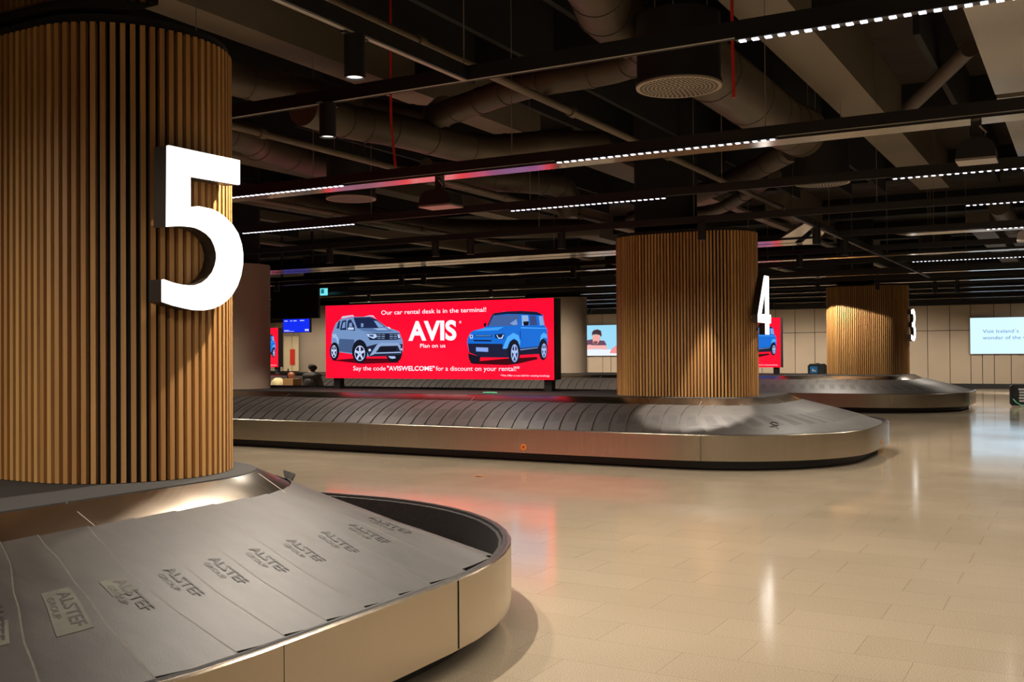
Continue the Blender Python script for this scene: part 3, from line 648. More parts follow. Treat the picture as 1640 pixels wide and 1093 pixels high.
# hanging black cabinet, information monitor and exit sign
root = thing('hanging_cabinet', 'large black cabinet hanging from the ceiling above the blue monitor', 'cabinet', (-21, 24.2, 2.66))
b = MB(); b.box(-22.0, -20.14, 24.0, 24.08, 2.66, 3.70, M_BLACK); b.build('case', root)
for X in (-21.6, -20.4): b = MB(); b.cyl(X, 24.04, 3.70, 5.75, .04, M_BLACK, 10); b.build('hanger', root)
b = MB(); b.box(-21.97, -20.17, 23.985, 24.0, 2.69, 3.67, M_DEEP); b.build('front_panel', root)
root = thing('information_monitor', 'bright blue information monitor hanging under the black cabinet', 'monitor', (-21.02, 24.2, 2.27))
b = MB(); b.box(-21.55, -20.49, 24.02, 24.1, 2.24, 2.655, M_BLACK); b.build('housing', root)
b = MB(); b.quad([(-21.54, 24.015, 2.25), (-20.5, 24.015, 2.25), (-20.5, 24.015, 2.65), (-21.54, 24.015, 2.65)], glow('royal blue screen', (18, 40, 215), 1.2)); b.build('screen', root)
b = MB(); wt = glow('monitor white', (215, 220, 250), 1)
for (xa, xb, za, zb_) in ((-21.48, -21.36, 2.585, 2.605), (-21.25, -21.18, 2.585, 2.605), (-21.13, -21.0, 2.585, 2.605), (-20.87, -20.7, 2.59, 2.61), (-21.5, -21.3, 2.30, 2.315), (-21.5, -21.1, 2.275, 2.285), (-20.67, -20.61, 2.28, 2.34), (-20.59, -20.53, 2.28, 2.34)):
    b.quad([(xa, 24.01, za), (xb, 24.01, za), (xb, 24.01, zb_), (xa, 24.01, zb_)], wt)
b.build('display_lines', root)
root = thing('exit_sign', 'small glowing turquoise emergency exit sign right of the black cabinet', 'sign', (-21.6, 26, 3.48))
b = MB(); b.box(-21.80, -21.47, 26, 26.05, 3.48, 3.74, glow('turquoise sign', (110, 215, 225), 1.1)); b.build('panel', root)
b = MB(); dk = glow('sign figure', (20, 110, 120), 1)
b.quad([(-21.70, 25.99, 3.54), (-21.57, 25.99, 3.54), (-21.57, 25.99, 3.68), (-21.70, 25.99, 3.68)], dk); b.build('figure', root)
b = MB(); b.cyl(-21.63, 26.02, 3.74, 5.75, .012, M_BLACK, 8); b.build('hanger', root)
# left part of the back wall: door, poster, extinguisher
b = MB(); b.box(-40.55, -39.3, 45.27, 45.35, .2, 2.6, mat('cream door', srgb(190, 172, 138), .6)); b.box(-39.95, -39.93, 45.265, 45.27, .2, 2.6, M_DEEP); struct('door_1', b)
b = MB(); b.box(-40.06, -39.72, 45.22, 45.26, .95, 1.85, mat('red poster', srgb(190, 40, 25), .5)); tag(b.build('notice_panel'), 'red vertical panel on the cream door in the far left background', 'sign')
root = thing('fire_extinguisher', 'red fire extinguisher at the foot of the cream door, far left background', 'fire extinguisher', (-40.75, 45.0, 0))
mr = mat('extinguisher red', srgb(190, 35, 20), .35)
b = MB(); b.tube([(-40.75, 45.0, 0.02), (-40.75, 45.0, .5), (-40.75, 45.0, .58), (-40.75, 45.0, .62)], [.09, .09, .07, .03], mr, 16); b.build('cylinder_body', root, smooth=True)
b = MB(); b.box(-40.80, -40.67, 44.98, 45.02, .62, .68, M_BLACK); b.tube([(-40.70, 45, .64), (-40.60, 45, .5), (-40.63, 45, .2)], .015, M_BLACK, 8); b.build('valve_and_hose', root)

# ================================================================ ceiling: lighting tracks
ORD = ['nearest', 'second', 'third', 'fourth', 'fifth', 'sixth', 'seventh', 'eighth', 'ninth', 'tenth', 'eleventh', 'twelfth', 'thirteenth', 'fourteenth']
TY = [6.1, 9.1, 11.9, 14.62, 17.7, 20.5, 23.4, 26.3, 29.2, 32.1, 35.0, 37.9, 40.8, 43.4]
ZK = 3.50
LED = {0: [-.75], 1: [-13.05, -8.36, -3.5, 1.3], 2: [-15.2, -10.4, -5.6, -.78, 4.0], 3: [-.3], 4: [-.3, 4.4], 6: [-2.2], 8: [.3]}
def bar_light(X, Y, root, ang=150):
    for q in (-.825, -.275, .275, .825): spot_light(X+q, Y, ZK-.05, BAR_W/2.4, ang, WARM, .5, root, .012)
def track(i, Y):
    root = thing('lighting_track', 'black lighting track crossing from left to right, %s counted from the camera' % ORD[i], 'lighting track', (-12, Y, ZK), 'lighting tracks across the ceiling')
    x0, x1 = (-9.5, 5) if i == 0 else (-43.5, 8)
    b = MB(); b.box(x0, x1, Y-.028, Y-.018, ZK, ZK+.10, M_BLACK); b.box(x0, x1, Y+.018, Y+.028, ZK, ZK+.10, M_BLACK); b.box(x0, x1, Y-.018, Y+.018, ZK+.03, ZK+.10, M_BLACK); b.build('rail', root)
    l = MB(); l.box(x0, x1, Y-.0175, Y+.0175, ZK+.004, ZK+.0295, M_LIP); l.build('slot_cover', root)
    if i < 8:
        xs = -9
        while xs < -1.3:
            wr = MB(); wr.cyl(xs+(i % 2)*1.3, Y, ZK+.10, 5.75, .004, M_LIP, 6); xs += 2.6; wr.build('suspension_wire', root)
    for X in LED.get(i, []):
        fx = MB(); fx.box(X-1.1, X+1.1, Y-.03, Y+.03, ZK-.018, ZK-.001, M_BLACK)
        tag(fx.build('led_bar', root), 'black linear lamp with a row of small square light cells')
        c = MB()
        for q in range(28):
            cx_ = X-1.1+(q+.5)*2.2/28; c.box(cx_-.019, cx_+.019, Y-.018, Y+.018, ZK-.026, ZK-.0185, mat('led cell', (1, 1, 1, 1), .3, emit=((.80, .82, 1, 1), 2.6)))
        c.build('light_cells', root)
        bar_light(X, Y, root)
    return root
for i, Y in enumerate(TY): track(i, Y)
def added_fill_track(Y, xs, lab):  # out-of-view tracks added to light the near column and carousel
    root = thing('lighting_track', lab, 'lighting track', (-3, Y, ZK), 'lighting tracks across the ceiling')
    b = MB(); b.box(-9, 8, Y-.028, Y+.028, ZK, ZK+.1, M_BLACK); b.build('rail', root)
    for X in xs:
        fx = MB(); fx.box(X-1.1, X+1.1, Y-.03, Y+.03, ZK-.018, ZK-.001, M_BLACK); fx.build('led_bar', root)
        bar_light(X, Y, root, 170)
added_fill_track(.3, [-6.6, -1.5, 3.3], 'added unseen lighting track overhead at the camera position, lighting the near column')
added_fill_track(-2.6, [-6.0, 1.0], 'added unseen lighting track behind the camera, lighting the near column')
root = thing('cross_track', 'black lighting track running away from the camera above the open floor', 'lighting track', (-3.78, 12, ZK))
for (a_, c_) in ((-2.56, .26), (.34, 6.07)):
    b = MB(); b.box(-3.81, -3.75, a_, c_, ZK, ZK+.1, M_BLACK); b.build('rail', root)
b = MB(); b.box(-3.797, -3.763, .34, 6.07, ZK-.004, ZK, M_LIP); b.build('slot_cover', root)
for (a_, c_) in ((14.65, 17.67), (17.73, 20.47), (20.53, 23.37), (23.43, 26.27), (26.33, 29.17)):
    b = MB(); b.box(-3.70, -3.64, a_, c_, ZK, ZK+.1, M_BLACK); b.build('rail', root)

SPOTS = [(-3.80, 4.87, 'nearest spotlight cylinder, upper left of the photo', 1), (-5.02, 6.1, 'spotlight cylinder on the nearest track beside the column with the 5', 1),
 (-4.98, 14.62, 'black cylindrical spotlight hanging in front of the column with the 4', 1), (-7.3, 14.62, 'black cylindrical spotlight on the fourth track, left of the column with the 4', 1),
 (-9.0, 14.62, 'black cylindrical spotlight on the fourth track, above the right half of the billboard', 1), (-9.7, 14.62, 'black cylindrical spotlight on the fourth track, above the middle of the billboard', 1),
 (-12.0, 14.62, 'black cylindrical spotlight on the fourth track, above the left end of the billboard', 1), (-13.95, 20.5, 'black cylindrical spotlight on the sixth track, left one of a pair over the billboard', 1),
 (-14.6, 20.5, 'black cylindrical spotlight on the sixth track, beyond the left half of the billboard', 1), (-9.95, 20.5, 'black cylindrical spotlight on the sixth track, left of the column with the 4', 1),
 (-3.67, 16.2, 'black cylindrical spotlight just right of the column with the 4', 1), (-3.67, 18.3, 'second black cylindrical spotlight right of the column with the 4', 1),
 (-4.98, 20.5, 'black cylindrical spotlight beyond the column with the 4, right side', 1), (-6.6, 29.2, 'black cylindrical spotlight above the left side of the column with the 3', 1),
 (-5.0, 29.2, 'black cylindrical spotlight in front of the column with the 3', 1), (-3.9, 32.1, 'black cylindrical spotlight right of the column with the 3', 1), (-3.3, 32.1, 'farther of two black cylindrical spotlights right of the column with the 3', 1)]
NTH = ['leftmost', 'second from left', 'third from left', 'fourth from left', 'fifth from left', 'sixth from left', 'seventh from left', 'rightmost']
for i_, X_ in enumerate((-31, -27, -23, -19, -15, -11, -7.0, -1.5)): SPOTS.append((X_, 40.8, 'tiny black spotlight cylinder before the back wall, %s of its row' % NTH[i_], 1))
for i_, X_ in enumerate((-30, -25, -20, -15.5, -11.2)): SPOTS.append((X_, 26.3, 'small black spotlight cylinder above the farthest carousel, %s of its row' % NTH[i_], 1))
SPOTS.append((-35, 40.8, 'added tiny black spotlight cylinder lighting the back wall, second from the left wall', 1)); SPOTS.append((-39.5, 40.8, 'added tiny black spotlight cylinder lighting the back wall, nearest the cream door', 1))  # two lamps added to brighten the dark left end of the wall
SPOTS.append((-18.6, 20.5, 'added black spotlight cylinder on the sixth track, lighting the seated person', 1))  # lamp added to brighten the person and the bags
ZS = 3.24
def make_spot():
    r = thing('spotlight', None, 'spotlight', (0, 0, ZS), 'cylindrical ceiling spotlights')
    b = MB(); b.tube([(0, 0, ZS), (0, 0, ZK)], .063, M_BLACK, 28, False)
    b.loft([[(.063*math.cos(a*PI/14), .063*math.sin(a*PI/14), ZS) for a in range(28)], [(.054*math.cos(a*PI/14), .054*math.sin(a*PI/14), ZS+.0) for a in range(28)], [(.05*math.cos(a*PI/14), .05*math.sin(a*PI/14), ZS+.03) for a in range(28)]], M_BLACK)
    b.build('housing', r, smooth=True)
    b = MB(); b.cap([(.05*math.cos(a*PI/14), .05*math.sin(a*PI/14), ZS+.012) for a in range(28)], M_LENS, True); b.build('lens', r)
    b = MB(); b.box(-.11, .11, -.02, .02, ZK-.012, ZK, M_BLACK); b.build('track_adapter', r)
    return r
sp0 = make_spot()
for i, (x, y, lab, k) in enumerate(SPOTS):
    o = sp0 if i == 0 else copy_tree(sp0)
    o.location = (x, y, ZS); o['label'] = lab
    if i == 0: o.rotation_euler = (0, 0, PI/2)
# light of the spotlights
def sl(i, power, ang=95, blend=.25, col=WARM): x, y = SPOTS[i][:2]; spot_light(x, y, ZS+.005, power, ang, col, blend)
sl(0, 170*SK, 120); sl(1, 120*SK, 120)
spot_light(-4.98, 14.62, ZS+.005, 290*SK, 39, WARM, .3, None, .02, (math.radians(-7), 0)); sl(4, 110*SK, 110); sl(6, 90*SK, 110); sl(8, 110*SK, 110); sl(9, 90*SK, 110); sl(10, 110*SK, 115); sl(11, 90*SK, 115); sl(12, 90*SK, 110)
sl(13, 190*SK, 142, .06); sl(15, 120*SK, 115); sl(16, 70*SK, 115)
sl(32, 170*SK, 130, .5)
for i_ in list(range(17, 25))+[30, 31]: spot_light(SPOTS[i_][0], 40.8, ZS+.005, 390*SK, 125, WARM, .6, None, .04, (math.radians(32), 0))
for i_ in range(25, 30): spot_light(SPOTS[i_][0], 26.3, ZS+.005, 320*SK, 140, WARM, .5, None, .04, (math.radians(22), 0))

# ---------------------------------------------------------------- glossy metal trays
def strip(name_parts, pts_list, z, label, group=None, h=.05, wires=True):
    root = thing('ceiling_tray', label, 'ceiling tray', (pts_list[0][0][0], pts_list[0][0][1], z), group)
    for pts in pts_list:
        b = MB(); b.loft([[(x, y, z) for x, y in pts], [(x, y, z+h) for x, y in pts]], M_BLACK); b.cap([(x, y, z) for x, y in pts], M_GLOSS, True); b.cap([(x, y, z+h) for x, y in pts], M_BLACK)
        b.build('tray_panel', root)
    return root
strip('', [[(-33, 9.32), (8, 9.32), (8, 9.60), (-33, 9.60)]], 3.52, 'glossy metal ceiling tray right behind the second lighting track', 'glossy trays under the ceiling')
strip('', [[(-33, 17.95), (-4.75, 17.95), (-3.75, 15.75), (-3.62, 15.95), (-4.55, 18.4), (-33, 18.4)], [(-33, 18.5), (-4.45, 18.5), (-3.62, 16.25), (-3.62, 16.7), (-4.3, 18.9), (-33, 18.9)]], 3.52, 'double glossy ceiling tray with a slanting end, beyond the column with the 4', 'glossy trays under the ceiling')
strip('', [[(-3.0, 17.9), (8, 17.9), (8, 18.3), (-2.9, 18.3)], [(-2.85, 18.4), (8, 18.4), (8, 18.8), (-2.7, 18.8)]], 3.56, 'double glossy ceiling tray at upper right, catching pale light', 'glossy trays under the ceiling')
for i, (Y, lab) in enumerate(((21.9, 'sixth'), (27.3, 'seventh'), (31.0, 'ninth'), (34.6, 'tenth'), (37.4, 'eleventh'), (41.8, 'thirteenth'))):
    strip('', [[(-33, Y), (8, Y), (8, Y+.3), (-33, Y+.3)]], 3.52, 'glossy metal ceiling tray in the far ceiling, just beyond the %s lighting track' % lab, 'glossy trays under the ceiling')

# ---------------------------------------------------------------- beams and panel ducts
def beam(x0, x1, y0, y1, z0, z1, mt, label, name='ceiling_beam', cat='beam', group='ceiling beams'):
    b = MB(); b.box(x0, x1, y0, y1, z0, z1, mt); o = b.build(name, origin=((x0+x1)/2, (y0+y1)/2, z0)); tag(o, label, cat, group); return o
beam(-3.1, -2.52, -4, 23.3, 5.0, 5.75, M_BEAM, 'broad pale grey beam running away at upper right')
beam(-2.95, -2.35, 31, 45, 5.0, 5.75, M_BEAM, 'pale grey beam in the far ceiling beyond the column with the 3')
beam(-8.05, -7.6, -4, 14.5, 5.0, 5.75, M_BEAM, 'pale grey beam running away above the column with the 5')
beam(-8.0, -7.5, 16.5, 24, 5.0, 5.75, M_BEAM, 'pale grey beam in the ceiling above the red billboard')
beam(-6.9, -6.4, 25, 38, 5.0, 5.75, M_BEAM, 'pale grey beam in the far ceiling between the columns with the 4 and the 3')
beam(-13.2, -12.7, 6, 40, 5.0, 5.75, M_BEAM, 'grey beam running away at upper left behind the column with the 5')
beam(-18.4, -17.9, 6, 40, 5.0, 5.75, M_BEAM, 'farthest left grey beam running away over the carousels')
beam(-.84, .9, 2, 12.0, 4.3, 4.7, mat('bright metal duct skin', srgb(186, 176, 162), .22, .75), 'bright smooth metal duct at the top right corner', 'rectangular_duct', 'duct', None)
beam(-.84, .9, 12.2, 26, 4.3, 4.7, MATS['bright metal duct skin'], 'second bright metal duct at upper right, beyond the first', 'rectangular_duct', 'duct', None)
beam(-9.5, -4.33, .9, 3.86, 3.475, 3.9, mat('dark mirror panel', srgb(120, 108, 94), .06, .95), 'glossy metal ceiling panel just above the column with the 5', 'ceiling_panel', 'ceiling panel', None)
for i, Y in enumerate((5.2, 11.0, 17.0, 23.0, 29.0, 35.0, 41.0)):
    beam(-34, 8, Y, Y+.5, 5.2, 5.75, M_DARKW, 'dark concrete cross beam, %s from the camera' % ORD[i], 'cross_beam', 'beam', 'dark cross beams')
for X in (-21.6, -20, -16.8, -15.2, -11.6, -10.2, -9.1, -6.7, -5.6, -4.5, -3.8, -1.6, -.4, 1.6):
    for (a, c) in ((-2, 5.1), (5.8, 10.9), (11.6, 16.9), (17.6, 22.9)):
        beam(X, X+.07, a, c, 4.95, 5.75, M_DARKW, 'added thin black joist standing in for dark voids between the cross beams', 'added_dark_joist', 'joist', 'added dark ceiling joists')  # black sheets added so the ceiling reads as shaded voids
for X, lab in ((-7.1, 'nearest the columns'), (-10.8, 'over the red billboard'), (-17.3, 'over the beige column'), (-21.0, 'over the black cabinet'), (-27.6, 'farthest left')):
    beam(X, X+.22, 15, 44, 4.80, 4.87, M_BEAM, 'narrow pale cable tray running away in the far ceiling, '+lab, 'cable_tray', 'cable tray', 'narrow cable trays')
# ---------------------------------------------------------------- round ducts and pipes
def smooth_path(pts, n=6):
    P = [Vector(p) for p in pts]; P = [P[0]*2-P[1]]+P+[P[-1]*2-P[-2]]; out = []
    for i in range(1, len(P)-2):
        for k in range(n):
            t = k/n; out.append(.5*((2*P[i])+(-P[i-1]+P[i+1])*t+(2*P[i-1]-5*P[i]+4*P[i+1]-P[i+2])*t*t+(-P[i-1]+3*P[i]-3*P[i+1]+P[i+2])*t**3))
    out.append(P[-2]); return out
def duct(pts, r, label, name='round_duct', cat='duct', mt=None, ribs=True, group='round ceiling ducts'):
    sm = smooth_path(pts, 8); rs = []; q = []
    root = thing(name, label, cat, tuple(pts[0]), group)
    b = MB(); b.tube(sm, r, mt or M_DUCT, 24)
    if ribs:
        for i in range(3, len(sm)-1, 4):
            d = (sm[i]-sm[i-1]).normalized()*.018; b.tube([sm[i]-d, sm[i]+d], r+.008, mt or M_DUCT, 24)
    b.build('duct_body', root, smooth=True)
    return root
duct([(-3.30, 2, 4.67), (-3.45, 7.0, 4.67), (-3.8, 8.6, 4.7), (-3.5, 9.0, 4.5), (-3.2, 8.7, 4.4)], .26, 'thick round duct coming down into the nearest round diffuser')
duct([(-3.5, 9.6, 4.6), (-3.5, 12.2, 4.6), (-3.5, 13.4, 4.6), (-3.35, 14.1, 4.55)], .33, 'broad ribbed round duct behind the nearest round diffuser')
duct([(-3.4, 8.6, 4.4), (-3.94, 9.29, 4.4), (-5.06, 9.44, 4.4), (-5.98, 9.82, 4.4), (-6.83, 10.21, 4.4)], .145, 'round duct leading left from the nearest round diffuser')
duct([(-6.83, 10.5, 4.55), (-7.4, 11.0, 4.6), (-7.73, 10.3, 4.6), (-7.78, 9.18, 4.6), (-8.1, 8.21, 4.6), (-8.2, 5, 4.6)], .185, 'thick round duct bending in the upper left ceiling')
duct([(-7.07, 8.2, 4.15), (-7.07, 8.96, 4.15), (-6.88, 9.64, 4.15), (-6.65, 11.0, 4.15), (-5.8, 11.3, 4.15), (-5.2, 11.7, 4.15)], .19, 'winding round duct in the middle of the ceiling')
duct([(-10.1, 8.4, 4.6), (-10.1, 10.36, 4.6), (-10.4, 11.17, 4.6), (-10.63, 13.24, 4.6)], .23, 'stout round duct at upper left beside the column with the 5')
duct([(-9.2, 13.6, 4.5), (-8.87, 14.55, 4.5), (-8.31, 15.25, 4.5), (-8.06, 16.18, 4.5), (-8.06, 16.5, 4.1)], .21, 'round duct with a drooping end above the red billboard')
duct([(-8.7, 20.9, 4.5), (-6.33, 18.27, 4.5), (-4.69, 16.28, 4.5), (-3.7, 14.9, 4.5)], .17, 'slanting round duct leading to the second round diffuser')
duct([(-7.9, 20.6, 4.5), (-6.67, 20.4, 4.5), (-5.4, 18.5, 4.5), (-4.5, 16.9, 4.5)], .12, 'thin round duct slanting above the column with the 4')
duct([(-2.13, 14.93, 4.9), (-1.11, 12.27, 4.9)], .09, 'dark thin duct slanting across the concrete at upper right', ribs=False)
duct([(-13.6, 10, 4.6), (-13.6, 16, 4.6), (-12.9, 20, 4.5), (-10.0, 22, 4.5)], .22, 'long round duct in the far left ceiling')
duct([(-1.5, 22, 4.4), (-1.5, 32, 4.4)], .2, 'pale round duct in the far right ceiling')
def pipe(pts, r, label):
    root = thing('sprinkler_pipe', label, 'pipe', tuple(pts[0]), 'sprinkler pipes')
    b = MB(); b.tube(pts, r, M_PIPE, 14); c = b; Y = pts[0][1]+1.2; X = pts[0][0]
    while Y < pts[-1][1]:
        c.tube([(X, Y-.05, pts[0][2]), (X, Y+.05, pts[0][2])], r+.018, M_PIPE, 14); Y += 2.9
    b.build('pipe_run', root, smooth=True)
pipe([(-4.86, 3, 4.2), (-4.86, 38, 4.2)], .042, 'grey sprinkler pipe running away over the middle of the hall')
pipe([(-8.48, 5, 4.2), (-8.48, 38, 4.2)], .042, 'grey sprinkler pipe running away at left, beside the column with the 5')
pipe([(-12.2, 8, 4.2), (-12.2, 38, 4.2)], .042, 'farthest left grey sprinkler pipe running away')
b = MB(); b.tube([(-2.55, 8.2, 5.745), (-2.45, 8.0, 5.0), (-2.46, 8.0, 4.3), (-2.45, 8.0, 3.62)], .014, M_RED, 8); tag(b.build('red_cable', smooth=True), 'red cable hanging beside the nearest round diffuser', 'cable')
b = MB(); b.tube([(-6.5, 8.95, 5.745), (-6.5, 8.95, 5.0), (-6.5, 8.95, 4.1), (-6.48, 9.0, 3.6)], .014, M_RED, 8); tag(b.build('red_cable', smooth=True), 'red cable hanging in the upper left ceiling, above the long tray', 'cable')

# ---------------------------------------------------------------- round diffusers
def diffuser(x, y, z, R, label):
    root = thing('round_diffuser', label, 'air diffuser', (x, y, z), 'round ceiling diffusers')
    b = MB(); c = lambda r, z_: [(x+r*math.cos(a*PI/24), y+r*math.sin(a*PI/24), z_) for a in range(48)]
    b.loft([c(R-.01, z+.02), c(R, z+.02), c(R, z+.05), c(R-.012, z+.05), c(R-.012, z+.62)], M_BLACK); b.cap(c(R-.012, z+.62), M_BLACK); b.build('drum', root, smooth=True)
    p = MB(); p.cap(c(R-.004, z), M_PERF, True); p.loft([c(R-.004, z), c(R-.004, z+.018)], M_PERF)
    for k in range(1, 10):
        r = k*(R-.03)/9.5; n = max(6, int(2*PI*r/.042))
        for i in range(n):
            a = 2*PI*(i+.5*(k % 2))/n; da = .014/r; rr = .013
            p.quad([(x+(r-rr)*math.cos(a-da), y+(r-rr)*math.sin(a-da), z-.0008), (x+(r-rr)*math.cos(a+da), y+(r-rr)*math.sin(a+da), z-.0008), (x+(r+rr)*math.cos(a+da), y+(r+rr)*math.sin(a+da), z-.0008), (x+(r+rr)*math.cos(a-da), y+(r+rr)*math.sin(a-da), z-.0008)], M_DEEP)
    p.build('perforated_plate', root)
    for a in (0, 2.1, 4.2):
        h = MB(); h.cyl(x+.7*R*math.cos(a), y+.7*R*math.sin(a), z+.62, 5.75, .006, M_LIP, 6); h.build('hanging_rod', root)
diffuser(-3.10, 8.52, 3.9, .375, 'nearest round black diffuser with a perforated plate, upper right of the photo')
diffuser(-3.19, 14.43, 3.9, .375, 'second round diffuser with a perforated plate, beyond the second lighting track')
diffuser(-3.2, 26.5, 3.9, .375, 'small looking round diffuser in the far ceiling, above the column with the 3')
diffuser(-9.6, 12.2, 3.9, .375, 'round diffuser with a perforated plate at left, just above the long tray')

# ---------------------------------------------------------------- pendant loudspeakers (half-round front, flat pale underside)
def speaker_unit(x, y, z, wdt, label, mt):
    root = thing('pendant_loudspeaker', label, 'loudspeaker', (x, y, z), 'half-round pendant loudspeakers')
    hw = wdt/2; prof = [(-hw, z+.02), (-hw*.97, z+.08), (-hw*.85, z+.145), (-hw*.55, z+.18), (0, z+.19), (hw*.55, z+.18), (hw*.85, z+.145), (hw*.97, z+.08), (hw, z+.02)]
    b = MB(); b.loft([[(x+a, yy, c) for a, c in prof] for yy in (y-.05, y+.22)], mt, closed=False)
    b.cap([(x+a, y-.05, c) for a, c in prof], mt); b.cap([(x+a, y+.22, c) for a, c in prof], mt, True); b.build('housing', root)
    b = MB(); b.box(x-hw, x+hw, y-.055, y+.225, z, z+.02, M_LIP); b.build('base_plate', root)
    b = MB(); b.box(x-.04, x+.04, y+.03, y+.10, z+.185, 3.52, M_BLACK); b.tube([(x+.05, y, z+.17), (x+.08, y, z+.23), (x+.03, y, z+.29)], .008, M_LIP, 8); b.build('bracket', root)
speaker_unit(-6.22, 9.4, 3.20, .41, 'black half-round loudspeaker hanging above the right end of the red billboard', M_BLACK)
speaker_unit(-.81, 9.4, 3.18, .31, 'half-round loudspeaker hanging at upper right', M_BLACK)
speaker_unit(-.78, 18.1, 3.30, .40, 'pale half-round loudspeaker at the right edge of the photo', M_LIP)

# ================================================================ loose things
def suitcase(name, label, x, y, z, wd, dp, h, mt, cat='suitcase'):
    root = thing(name, label, cat, (x, y, z)); r = .06
    prof = [(-wd/2+r, 0), (wd/2-r, 0), (wd/2, r), (wd/2, h-r), (wd/2-r, h), (-wd/2+r, h), (-wd/2, h-r), (-wd/2, r)]
    b = MB(); L = []
    for yy, k in ((-dp/2, .93), (-dp/2+.04, 1), (dp/2-.04, 1), (dp/2, .93)): L.append([(x+a*k, y+yy, z+.02+h/2+(c-h/2)*k) for a, c in prof])
    b.loft(L, mt); b.cap(L[0], mt, True); b.cap(L[-1], mt); b.build('shell', root)
    return root
MBAG = mat('black nylon', srgb(30, 30, 32), .6, noise=(12, .3, (1, 1, 1)))
g = suitcase('duffel_bag', 'black bag with white lettering and a green strap on the floor at right', -1.62, 31.9, 0, .66, .42, .60, MBAG, 'bag')
b = MB(); wt = mat('white bag print', srgb(190, 190, 190), .6)
for k, (a, c) in enumerate(((-.02, .5), (-.02, .42), (.0, .34), (-.03, .26), (.0, .18))): b.box(-1.62+a-.08+.02*(k % 2), -1.62+a+.10, 31.675, 31.69, c-.05, c, wt)
b.build('printed_lettering', g)
b = MB(); gs = mat('green strap', srgb(95, 200, 150), .5); b.tube([(-1.86, 31.66, .22), (-1.78, 31.6, .12), (-1.66, 31.6, .04), (-1.3, 31.6, .03)], .016, gs, 8); b.build('strap', g)
b = MB()
for X in (-1.85, -1.4): b.tube([(X, 31.66, .05), (X, 31.64, .3), (X, 31.66, .58)], .012, M_DEEP, 8)
b.build('edge_piping', g)
g = suitcase('suitcase', 'black suitcase with a blue label standing on the farthest carousel, left of its column', -7.26, 32.0, .80, .52, .36, .36, MBAG)
b = MB(); b.box(-7.44, -7.22, 31.81, 31.818, .90, 1.10, mat('blue label', srgb(20, 105, 165), .5)); b.box(-7.38, -7.33, 31.806, 31.811, .95, 1.03, wt); b.box(-7.33, -7.26, 31.806, 31.811, .95, .99, wt); b.build('blue_label', g)
b = MB(); b.box(-7.30, -7.20, 31.98, 32.02, 1.17, 1.2, M_DEEP); b.build('handle', g)
b = MB(); b.box(-9.0, -8.78, 18.0, 18.04, .9, .93, gs); 
b = MB(); b.tube([(-9.0, 15.0, .91), (-8.9, 15.02, .915), (-8.72, 15.0, .91)], .012, gs, 8); tag(b.build('green_strap', smooth=True), 'thin green strap lying on the deck below the right end of the billboard', 'strap')
b = MB(); ctr = belt_point(ring4, 0, .5)
px, py = -3.75, 13.97
b.tube([(px+.05*math.cos(a*PI/8), py+.05*math.sin(a*PI/8), .60-.014*math.cos(a*PI/8)-.012*0+.012*math.sin(a*PI/8)) for a in range(17)], .009, M_RUBDARK, 8); tag(b.build('rubber_ring', smooth=True), 'small black rubber ring lying on the belt of the middle carousel', 'ring')
b = MB(); b.quad([(-6.95, 11.33, .003), (-6.86, 11.31, .012), (-6.82, 11.39, .003), (-6.90, 11.42, .006)], M_ORANGE); tag(b.build('litter_scrap'), 'tiny orange scrap of litter on the floor between the two nearer carousels', 'litter')

# ---------------------------------------------------------------- person and bags on a bench beyond the middle carousel
BY = 21.0
g = thing('bench', 'low dark bench beyond the middle carousel, far left', 'bench', (-19, BY, 0))
b = MB(); b.box(-21.4, -17.6, BY-.25, BY+.25, .40, .46, M_BLACK); b.build('seat', g)
for X in (-21.2, -17.8):
    b = MB(); b.box(X-.04, X+.04, BY-.22, BY+.22, 0, .40, M_BLACK); b.build('leg', g)
def skinned(name, verts, edges, radii, mt, parent=None, root=0, lv=2):
    me = bpy.data.meshes.new(name); me.from_pydata(verts, edges, []); me.materials.append(mt)
    o = bpy.data.objects.new(name, me); COL.objects.link(o)
    md = o.modifiers.new('skin', 'SKIN'); md.use_smooth_shade = True
    for i, r in enumerate(radii):
        s = me.skin_vertices[0].data[i]; s.radius = r if isinstance(r, tuple) else (r, r); s.use_root = (i == root)
    sb = o.modifiers.new('sub', 'SUBSURF'); sb.levels = lv; sb.render_levels = lv
    if parent: o.parent = parent; o.location = -parent.location
    return o
PX = -17.88
per = thing('person', 'person seen from behind in a dark olive jacket, seated beyond the middle carousel', 'person', (PX, BY, 0))
mj = mat('dark olive padded jacket', srgb(44, 38, 30), .7, noise=(9, .2, (1, 1, 4)), bump=(30, .01)); mh = mat('dark hair', srgb(28, 22, 18), .8, noise=(30, .3, (1, 1, 1)))
msk = mat('skin', srgb(196, 150, 120), .5); mt_ = mat('dark trousers', srgb(26, 26, 30), .8)
V = [(0, 0, .56), (0, .02, .76), (0, .03, .96), (0, .05, 1.08), (0, .06, 1.13), (0, .08, 1.17), (0, .10, 1.27), (.18, .04, .97), (.25, .06, .78), (.17, .26, .68), (-.18, .04, .97), (-.25, .06, .78), (-.17, .26, .68), (.1, .2, .54), (.11, .48, .50), (.11, .50, .10), (.11, .60, .05), (-.1, .2, .54), (-.11, .48, .50), (-.11, .50, .10), (-.11, .60, .05)]
V = [(PX+a, BY+b_, c) for a, b_, c in V]
Eg = [(0, 1), (1, 2), (2, 3), (3, 4), (4, 5), (5, 6), (3, 7), (7, 8), (8, 9), (3, 10), (10, 11), (11, 12), (0, 13), (13, 14), (14, 15), (15, 16), (0, 17), (17, 18), (18, 19), (19, 20)]
Rr = [.16, .17, .16, .12, .06, .06, .095, .08, .06, .045, .08, .06, .045, .1, .075, .05, .04, .1, .075, .05, .04]
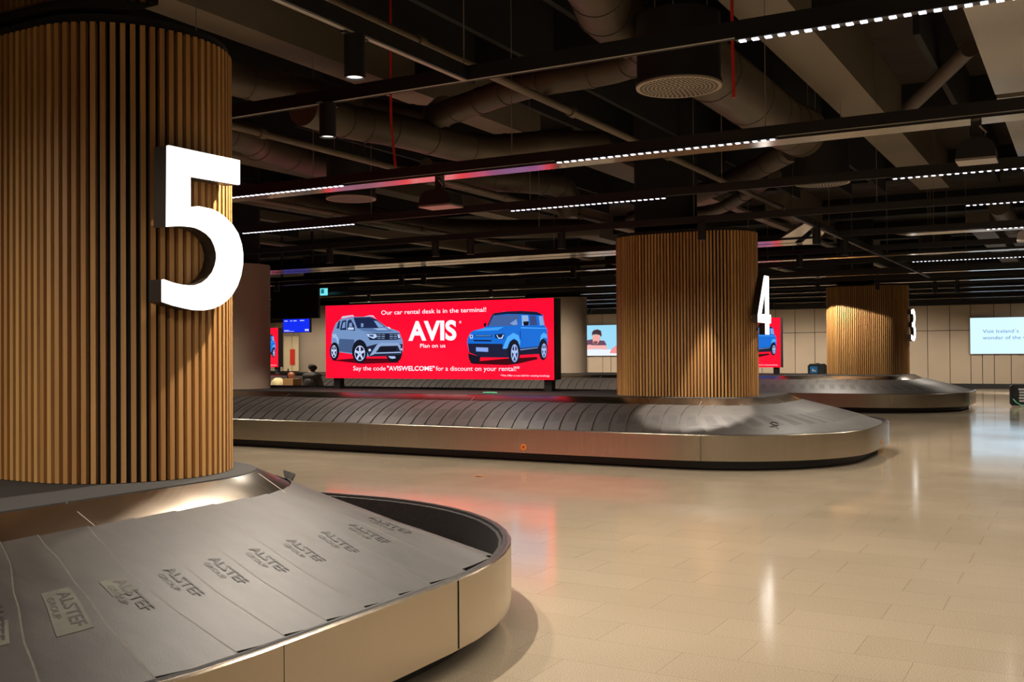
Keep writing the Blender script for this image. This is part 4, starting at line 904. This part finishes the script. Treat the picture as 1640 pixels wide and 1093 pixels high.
skinned('body', V, Eg, Rr, msk, per)
skinned('jacket', [V[i] for i in (0, 1, 2, 3, 4, 7, 8, 9, 10, 11, 12)], [(0, 1), (1, 2), (2, 3), (3, 4), (3, 5), (5, 6), (6, 7), (3, 8), (8, 9), (9, 10)], [.22, .24, .22, .17, .12, .12, .10, .07, .12, .10, .07], mj, per)
skinned('trousers', [V[i] for i in (0, 13, 14, 15, 17, 18, 19)], [(0, 1), (1, 2), (2, 3), (0, 4), (4, 5), (5, 6)], [.165, .12, .09, .065, .12, .09, .065], mt_, per)
skinned('hair', [(PX, BY+.03, 1.15), (PX, BY+.06, 1.23), (PX, BY+.09, 1.30)], [(0, 1), (1, 2)], [.095, .135, .12], mh, per)
mb_ = mat('tan cardboard', srgb(196, 150, 95), .7)
b = MB(); b.box(-18.72, -18.37, BY-.15, BY+.2, .465, .93, mb_); tag(b.build('cardboard_box', origin=(-18.55, BY, .46)), 'tan box on the bench left of the seated person', 'box')
def lump(name, x, y, z, rx, ry, rz, mt, label, cat):
    b = MB(); L = []
    for i in range(1, 10):
        a = -PI/2+PI*i/10; L.append([(x+rx*math.cos(a)*math.cos(t*PI/12)*(1+.08*math.sin(t*2.3+i)), y+ry*math.cos(a)*math.sin(t*PI/12)*(1+.08*math.cos(t*1.7+i)), z+rz+rz*math.sin(a)) for t in range(24)])
    b.loft(L, mt); b.cap(L[0], mt, True); b.cap(L[-1], mt); return tag(b.build(name, smooth=True, origin=(x, y, z)), label, cat)
lump('soft_bag', -19.03, BY, .462, .2, .2, .25, mat('cream plush', srgb(220, 200, 150), .9, noise=(14, .2, (1, 1, 1)), bump=(60, .02)), 'cream fluffy bag on the bench at far left', 'bag')
b = MB(); b.tube([(-18.78, BY+.12, .462), (-18.775, BY+.12, 1.02), (-18.775, BY+.12, 1.06), (-18.775, BY+.12, 1.2)], [.035, .035, .022, .016], M_BLACK, 12); tag(b.build('dark_bottle', smooth=True, origin=(-18.775, BY+.12, .46)), 'dark slim bottle standing between the fluffy bag and the tan box', 'bottle')
lump('leather_pouch', -18.6, BY+.05, .932, .1, .08, .09, mat('brown leather', srgb(150, 90, 60), .5), 'small brown pouch lying on top of the tan box', 'bag')
